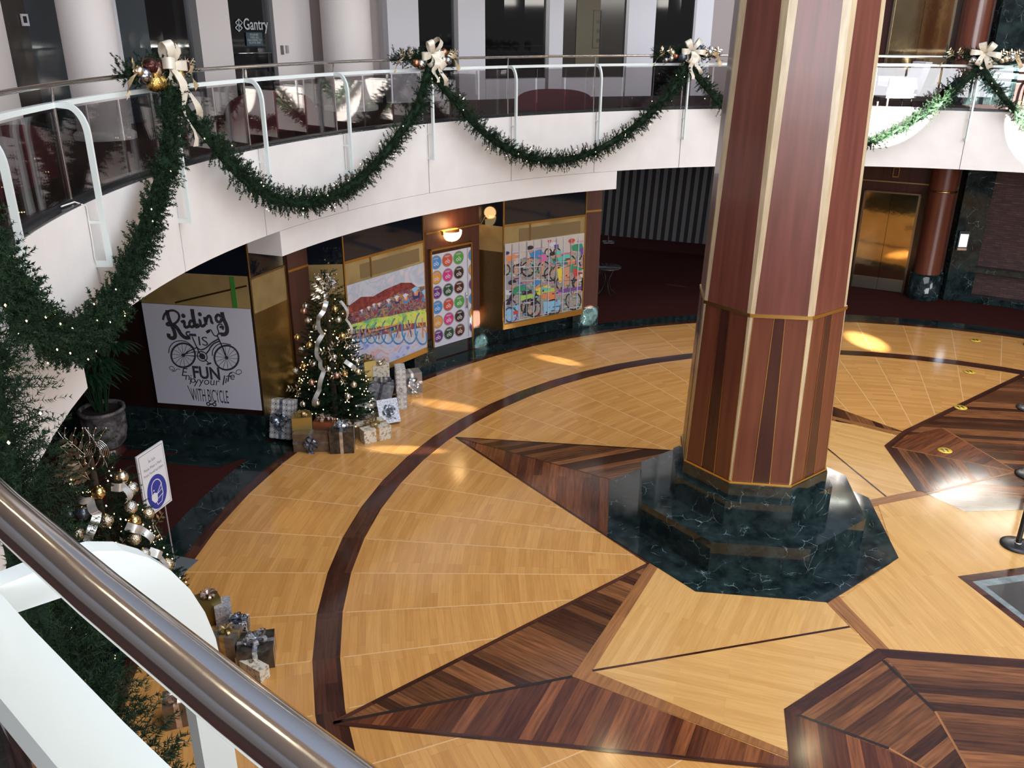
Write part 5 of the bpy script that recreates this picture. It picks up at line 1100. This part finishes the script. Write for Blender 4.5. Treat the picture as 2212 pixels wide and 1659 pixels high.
gift((560, 1446), (.36, .34, .22), 12, 'dark', 'silver', 'large dark box with silver bow, frontmost beside the lower left tree', g2, bsz=.15)
gift((548, 1462), (.36, .12, .14), -33, 'cream', 'gold', 'long cream birch-patterned box in front of the large dark box', g2, bsz=.03, ribbon=False)
gift((392, 1572), (.24, .24, .26), 20, 'brown', 'rose', 'brown foil present with rose bow glimpsed under the foreground handrail', g2, bsz=.14)

# ------------------------------------------------------------------ mask sign
sg = empty('mask_sign', (-4.05, 8.66, 0), 'white sign on two thin posts reading Be Safe Please Wear a Mask', 'sign')
p_s = Plane((-4.10, 8.42), (-3.975, 8.845)); zb, zt_ = .86, 1.64; L = p_s.L
s = MB(); s.box(p_s.P(L / 2, zb, -.012), L, .02, zt_ - zb, X=p_s.x, Y=-p_s.n, m=0)
for (k_, m_, o_) in ((.02, 1, .0005), (.026, 0, .001)): s.quads(p_s, [(k_, zb + k_), (L - k_, zb + k_), (L - k_, zt_ - k_), (k_, zt_ - k_)], m_, o_)
for t_, v_, w_ in (('Be Safe', 1.49, .11), ('Please Wear a Mask', 1.41, .3), ('Protect Yourself and Others', 1.345, .33)): s.text(p_s, t_, L / 2, v_, .035, 1, .002, width=w_)
cu, cv = L / 2, 1.1
s.disc(p_s, (cu, cv), .165, .21, 2, .002, 36)
s.stroke(p_s, [(cu + .085 * math.cos(t), cv + .05 + .1 * math.sin(t)) for t in np.linspace(-.2, PI + .2, 16)] , .011, 0, .003)
s.stroke(p_s, [(cu + .085, cv + .03), (cu + .09, cv - .06), (cu + .05, cv - .15), (cu - .02, cv - .16), (cu - .04, cv - .1)], .011, 0, .003); s.stroke(p_s, [(cu - .085, cv + .04), (cu - .09, cv - .02)], .011, 0, .003)
s.quads(p_s, [(cu - .105, cv - .06), (cu - .06, cv - .12), (cu - .01, cv - .11), (cu + .0, cv - .02), (cu - .05, cv + .01), (cu - .1, cv - .01)], 0, .0035)
s.stroke(p_s, [(cu, cv - .02), (cu + .09, cv + .07)], .01, 0, .003); s.stroke(p_s, [(cu, cv - .09), (cu + .09, cv - .06)], .01, 0, .003); s.stroke(p_s, [(cu, cv - .03), (cu + .09, cv + .0)], .008, 0, .003); s.disc(p_s, (cu - .05, cv + .035), .01, None, 0, .003)
s.build('sign_panel', [mat('sign_white', (.66, .66, .69), .35), mat('sign_grey', (.12, .12, .13), .5), mat('sign_blue', (.02, .035, .28), .35)], sg)
for u_ in (.1, L - .1): s = MB(); s.tube([p_s.P(u_, 0, -.03), p_s.P(u_, zb + .3, -.03)], .009, 8); s.build('post', M['frame_grey'] if False else mat('satin_post', (.45, .45, .45), .4, .6), sg)
s = MB(); s.box(p_s.P(L / 2, 0, -.05), .62, .42, .012, X=p_s.x, Y=-p_s.n); s.build('base_plate', mat('grey_plate', (.22, .24, .25), .4, .5), sg)

# ------------------------------------------------------------------ palm in the patterned pot
pp = np.array([-6.12, 11.75, 0.]); pot = empty('potted_palm', pp, 'dark lady palm in a large patterned stone pot before the poster wall', 'potted plant')
s = MB(); s.lathe(pp, [(.24, 0), (.25, .05), (.2, .1), (.2, .14), (.22, .15)], 24); s.build('pot_stand', M['darkwood'], pot)
s = MB(); s.lathe(pp, [(.22, .14), (.27, .2), (.315, .4), (.32, .6), (.30, .68), (.335, .7), (.335, .75), (.29, .75), (.28, .7)], 32)
pm = blotch('carved_pot', [(.35, (.035, .028, .028)), (.5, (.11, .095, .095)), (.6, (.2, .18, .19)), (.7, (.06, .05, .05))], 9, .6, .45); s.build('pot', pm, pot)
s = MB(); s.lathe(pp, [(.29, .7), (.001, .7)], 20); s.build('soil', M['soil'], pot)
s = MB(); rng = random.Random(5); st = MB()
for i in range(30):
    az = rng.uniform(0, 2 * PI); hh = rng.uniform(.6, 1.55); rr = rng.uniform(.1, .45); b = pp + np.array([.08 * math.cos(az), .08 * math.sin(az), .7]); e = pp + np.array([rr * math.cos(az), rr * math.sin(az), .7 + hh])
    st.tube([b, b * .5 + e * .5 + np.array([0, 0, .12]), e], .008, 5)
    for j in range(8):
        a2 = az + (j - 3.5) * .38; d = np.array([math.cos(a2), math.sin(a2), .15]); sd = np.array([-d[1], d[0], 0]); l_ = rng.uniform(.26, .36); P = [e + d * l_ * t + np.array([0, 0, -.28 * l_ * 2 * t * t]) for t in (0, .35, .7, 1)]; w_ = [.012, .026, .022, .003]
        for q in range(3): s.face([P[q] - sd * w_[q], P[q + 1] - sd * w_[q + 1], P[q + 1] + sd * w_[q + 1], P[q] + sd * w_[q]])
s.build('leaves', M['leaf'], pot); st.build('stems', M['leaf'], pot)

# ================================================================== UPPER FLOOR
for x, ph, lab in (((188, 214), 0, 'round white column upstairs behind the leftmost bow'), ((745, 231), 0, 'round white column upstairs between the glass office door and the second bow')):
    if x[0] == 188: c_ = PO(CY((190, 60), 12.9)[0], 12.9)
    else: c_ = PO(CY((748, 60), 13.4)[0], 13.4)
    rc = .36 if x[0] == 188 else .47
    r = empty('white_column', (c_[0], c_[1], 4.5), lab, 'column', kind='thing'); s = MB(); s.lathe((c_[0], c_[1], 0), [(rc, 4.6), (rc, 7.9)], 40); s.build('shaft', M['warmwhite'], r)
    s = MB(); s.lathe((c_[0], c_[1], 0), [(rc + .06, 4.5), (rc + .06, 4.58), (rc, 4.62)], 40); s.build('column_base', M['white'], r)
# glass office door writing
pg = Plane(PO(ua(498), R_W + .045), PO(ua(585), R_W + .045))
s = MB(); g_ = pg.at((505, 66)); h_ = pg.at((581, 60)); s.text(pg, 'Gantry', (pg.at((527, 66))[0] + pg.at((579, 60))[0]) / 2, pg.at((550, 64))[1], .2, 0, .01, width=abs(pg.at((579, 60))[0] - pg.at((527, 66))[0]), bold=.01)
def ST(pts, w_): s.stroke(pg, U(pg, pts), w_, 0, .01)
for cy in (49, 60): ST([(508, cy), (515, cy - 8), (523, cy), (516, cy + 8), (508, cy)], .018)
ST([(515, 42), (516, 68)], .014); ST([(509, 50), (522, 60)], .012)
tag(s.build('door_lettering', mat('frosted_letters', (.5, .55, .57), .6)), 'frosted Gantry logo lettering on the dark glass office door', 'lettering')
s = MB(); q1, q2 = pg.at((533, 99)), pg.at((565, 70)); s.box(pg.P((q1[0] + q2[0]) / 2, q1[1], .01), q2[0] - q1[0], .006, q2[1] - q1[1], X=pg.x, Y=-pg.n, m=0)
for i, t_ in enumerate(('PLEASE', 'TAKE ALL', 'DELIVERIES TO', 'SUITE 200')): s.text(pg, t_, (q1[0] + q2[0]) / 2, q1[1] + (q2[1] - q1[1]) * (.76 - .2 * i), .035, 1, .015, width=(q2[0] - q1[0]) * (.5, .55, .85, .7)[i])
tag(s.build('door_notice', [mat('notice_blue', (.05, .09, .11), .4), mat('notice_white', (.5, .55, .55), .5)]), 'small slate notice about deliveries to suite 200 below the door logo', 'notice')
s = MB(); a, b = pg.at((512, 115))[0], pg.at((583, 115))[0]; z_ = pg.at((520, 115))[1]; s.tube([pg.P(a, z_, .02), pg.P(a, z_, .06), pg.P(b, z_, .06), pg.P(b, z_ - .35, .06), pg.P(b, z_ - .35, .02)], .012, 6); tag(s.build('door_pull', M['steel']), 'long steel pull bar across the glass office door', 'door pull')
pk = Plane(PO(ua(593), R_W - .01), PO(ua(672), R_W - .01))
for px0, px1, lab in (((607, 118), (611, 98), 'grey card reader on the pier right of the office door'), ((618, 115), (622, 98), 'small beige plate beside the grey card reader')):
    q1, q2 = pk.at(px0), pk.at(px1); s = MB(); s.box(pk.P((q1[0] + q2[0]) / 2, q1[1], .012), .05, .03, q2[1] - q1[1], X=pk.x, Y=-pk.n); tag(s.build('card_reader', M['frame_grey'] if 'grey card reader on' in lab else M['jamb']), lab, 'card reader')
pt = Plane(PO(ua(68), R_W + .05), PO(ua(12), R_W + .05)); pt = Plane(PO(ua(12), R_W + .05), PO(ua(68), R_W + .05)); q1 = pt.at((54, 56)); s = MB(); s.box(pt.P(q1[0], q1[1], .02), .11, .03, .16, X=pt.x, Y=-pt.n, m=0); s.box(pt.P(q1[0] - .01, q1[1] + .04, .037), .06, .006, .09, X=pt.x, Y=-pt.n, m=1); tag(s.build('thermostat', [M['white2'], M['black']]), 'white thermostat on the dark taupe wall at top left', 'thermostat')
# warm room with framed picture behind the fifth pane
pf = Plane(PO(ua(1240), R_W + .045), PO(ua(1330), R_W + .045)); q1, q2 = pf.at((1243, 120)), pf.at((1299, -20))
s = MB(); s.quads(pf, [(q1[0], q1[1] - .2), (q2[0], q1[1] - .2), (q2[0], 7.5), (q1[0], 7.5)], 0, .005); tag(s.build('lit_room_wall', mat('tan_wall', (.14, .115, .07), .6)), kind='structure')
a, b = pf.at((1279, 104)), pf.at((1300, 22)); s = MB()
for (u0, u1, v0, v1) in ((a[0], a[0] + .015, a[1], b[1]), (b[0] - .015, b[0], a[1], b[1]), (a[0], b[0], a[1], a[1] + .015), (a[0], b[0], b[1] - .015, b[1])): s.box(pf.P((u0 + u1) / 2, v0, .01), u1 - u0, .012, v1 - v0, X=pf.x, Y=-pf.n)
for v in (.2, .45, .7): s.disc(pf, ((a[0] + b[0]) / 2 + .03, a[1] + (b[1] - a[1]) * v), .045, None, 0, .012, 10)
tag(s.build('framed_picture', M['black']), 'tall thin-framed picture on the tan wall of the lit office', 'picture')
# seating: the sofas model reflections of sofas in the railing glass
def sofa(c, yaw, wd, label, matl, ht=.42):
    c = np.array([c[0], c[1], 4.5]); X = np.array([math.cos(rad(yaw)), math.sin(rad(yaw)), 0]); Y = np.array([-X[1], X[0], 0]); r = empty('sofa', c, label, 'sofa')
    s = MB(); s.box(c + Y * .1, wd, .62, .2, X, Y); s.build('seat', matl, r)
    s = MB(); n = 14; fr, bk = [], []
    for i in range(n + 1):
        t = PI * i / n; x = -wd / 2 * math.cos(t); z = ht * min(1, math.sin(t) ** .45 * 1.0 + .02); fr.append((x, z))
    for off, rev in ((-.32, False), (-.16, True)):
        P = [c + X * x + Y * off + np.array([0, 0, z]) for x, z in fr] + [c + X * (wd / 2) + Y * off, c - X * (wd / 2) + Y * off]; s.face(P[::-1] if rev else P)
    for i in range(n): s.face([c + X * fr[i][0] + Y * -.32 + np.array([0, 0, fr[i][1]]), c + X * fr[i + 1][0] + Y * -.32 + np.array([0, 0, fr[i + 1][1]]), c + X * fr[i + 1][0] + Y * -.16 + np.array([0, 0, fr[i + 1][1]]), c + X * fr[i][0] + Y * -.16 + np.array([0, 0, fr[i][1]])])
    s.build('backrest', matl, r); return r
c_ = H((1198, 236), 4.5); sofa(c_[:2], -4, 1.55, 'low maroon sofa with curved back, modelling a reflection in the railing glass, left of the slate bow arrangement', M['sofa'], .4)
c_ = PO(150.5, 11.6); sofa(c_, 55, 1.7, 'maroon sofa modelling a reflection in the railing glass below the office door', M['sofa'], .6)
c_ = PO(178.5, 11.3); sofa(c_, 95, 1.6, 'maroon sofa modelling a reflection in the railing glass at the far left edge', M['sofa'], .6)
q = H((1935, 236), 4.5); q = PO(*[CY((1935, 200), 10.9)[0], 10.9]); r = empty('armchair', (q[0], q[1], 4.5), 'white armchair upstairs in front of the mirror-brass elevator', 'armchair'); q = np.array([q[0], q[1], 4.5])
wm = mat('white_upholstery', (.75, .75, .78), .6); X = np.array([1, 0, 0.]); Y = np.array([0, 1, 0.])
s = MB(); s.box(q + np.array([0, 0, .22]), .62, .6, .22); s.build('seat', wm, r)
s = MB(); s.box(q + np.array([.3, 0, .3]), .14, .6, .62, X=X, Z=(.25, 0, 1)); s.build('backrest', wm, r)
for dy in (-.3, .3): s = MB(); s.box(q + np.array([0, dy, .4]), .6, .08, .22); s.build('armrest', wm, r)
for dx in (-.25, .25):
    for dy in (-.25, .25): s = MB(); s.box(q + np.array([dx, dy, 0]), .04, .04, .23); s.build('leg', M['black'], r)
# white electric cords
s = MB(); a0p = [(133, 435), (160, 432), (187, 445), (192, 475), (200, 520), (205, 558), (215, 585), (225, 620), (226, 640)]
P = [PO(CY(p, 9.97)[0], 9.972, min(4.585, CY(p, 9.97)[1])) for p in a0p]; P[0] = PO(CY((133, 435), 10.05)[0], 10.06, 4.58); P[1] = PO(CY((160, 432), 10.03)[0], 10.03, 4.58)
s.tube(P, .007, 6); tag(s.build('electric_cord', M['white']), 'white electric cord hanging down the balcony front at left', 'cord')
s = MB(); P = [H(p, .012) for p in ((1042, 726), (1052, 734), (1066, 737), (1075, 741), (1082, 732))]; s.tube(P, .008, 6); s.box(H((1080, 740), .0), .09, .05, .05); tag(s.build('power_cord', M['black']), 'short black power cord on the marble floor right of the button door', 'cord')
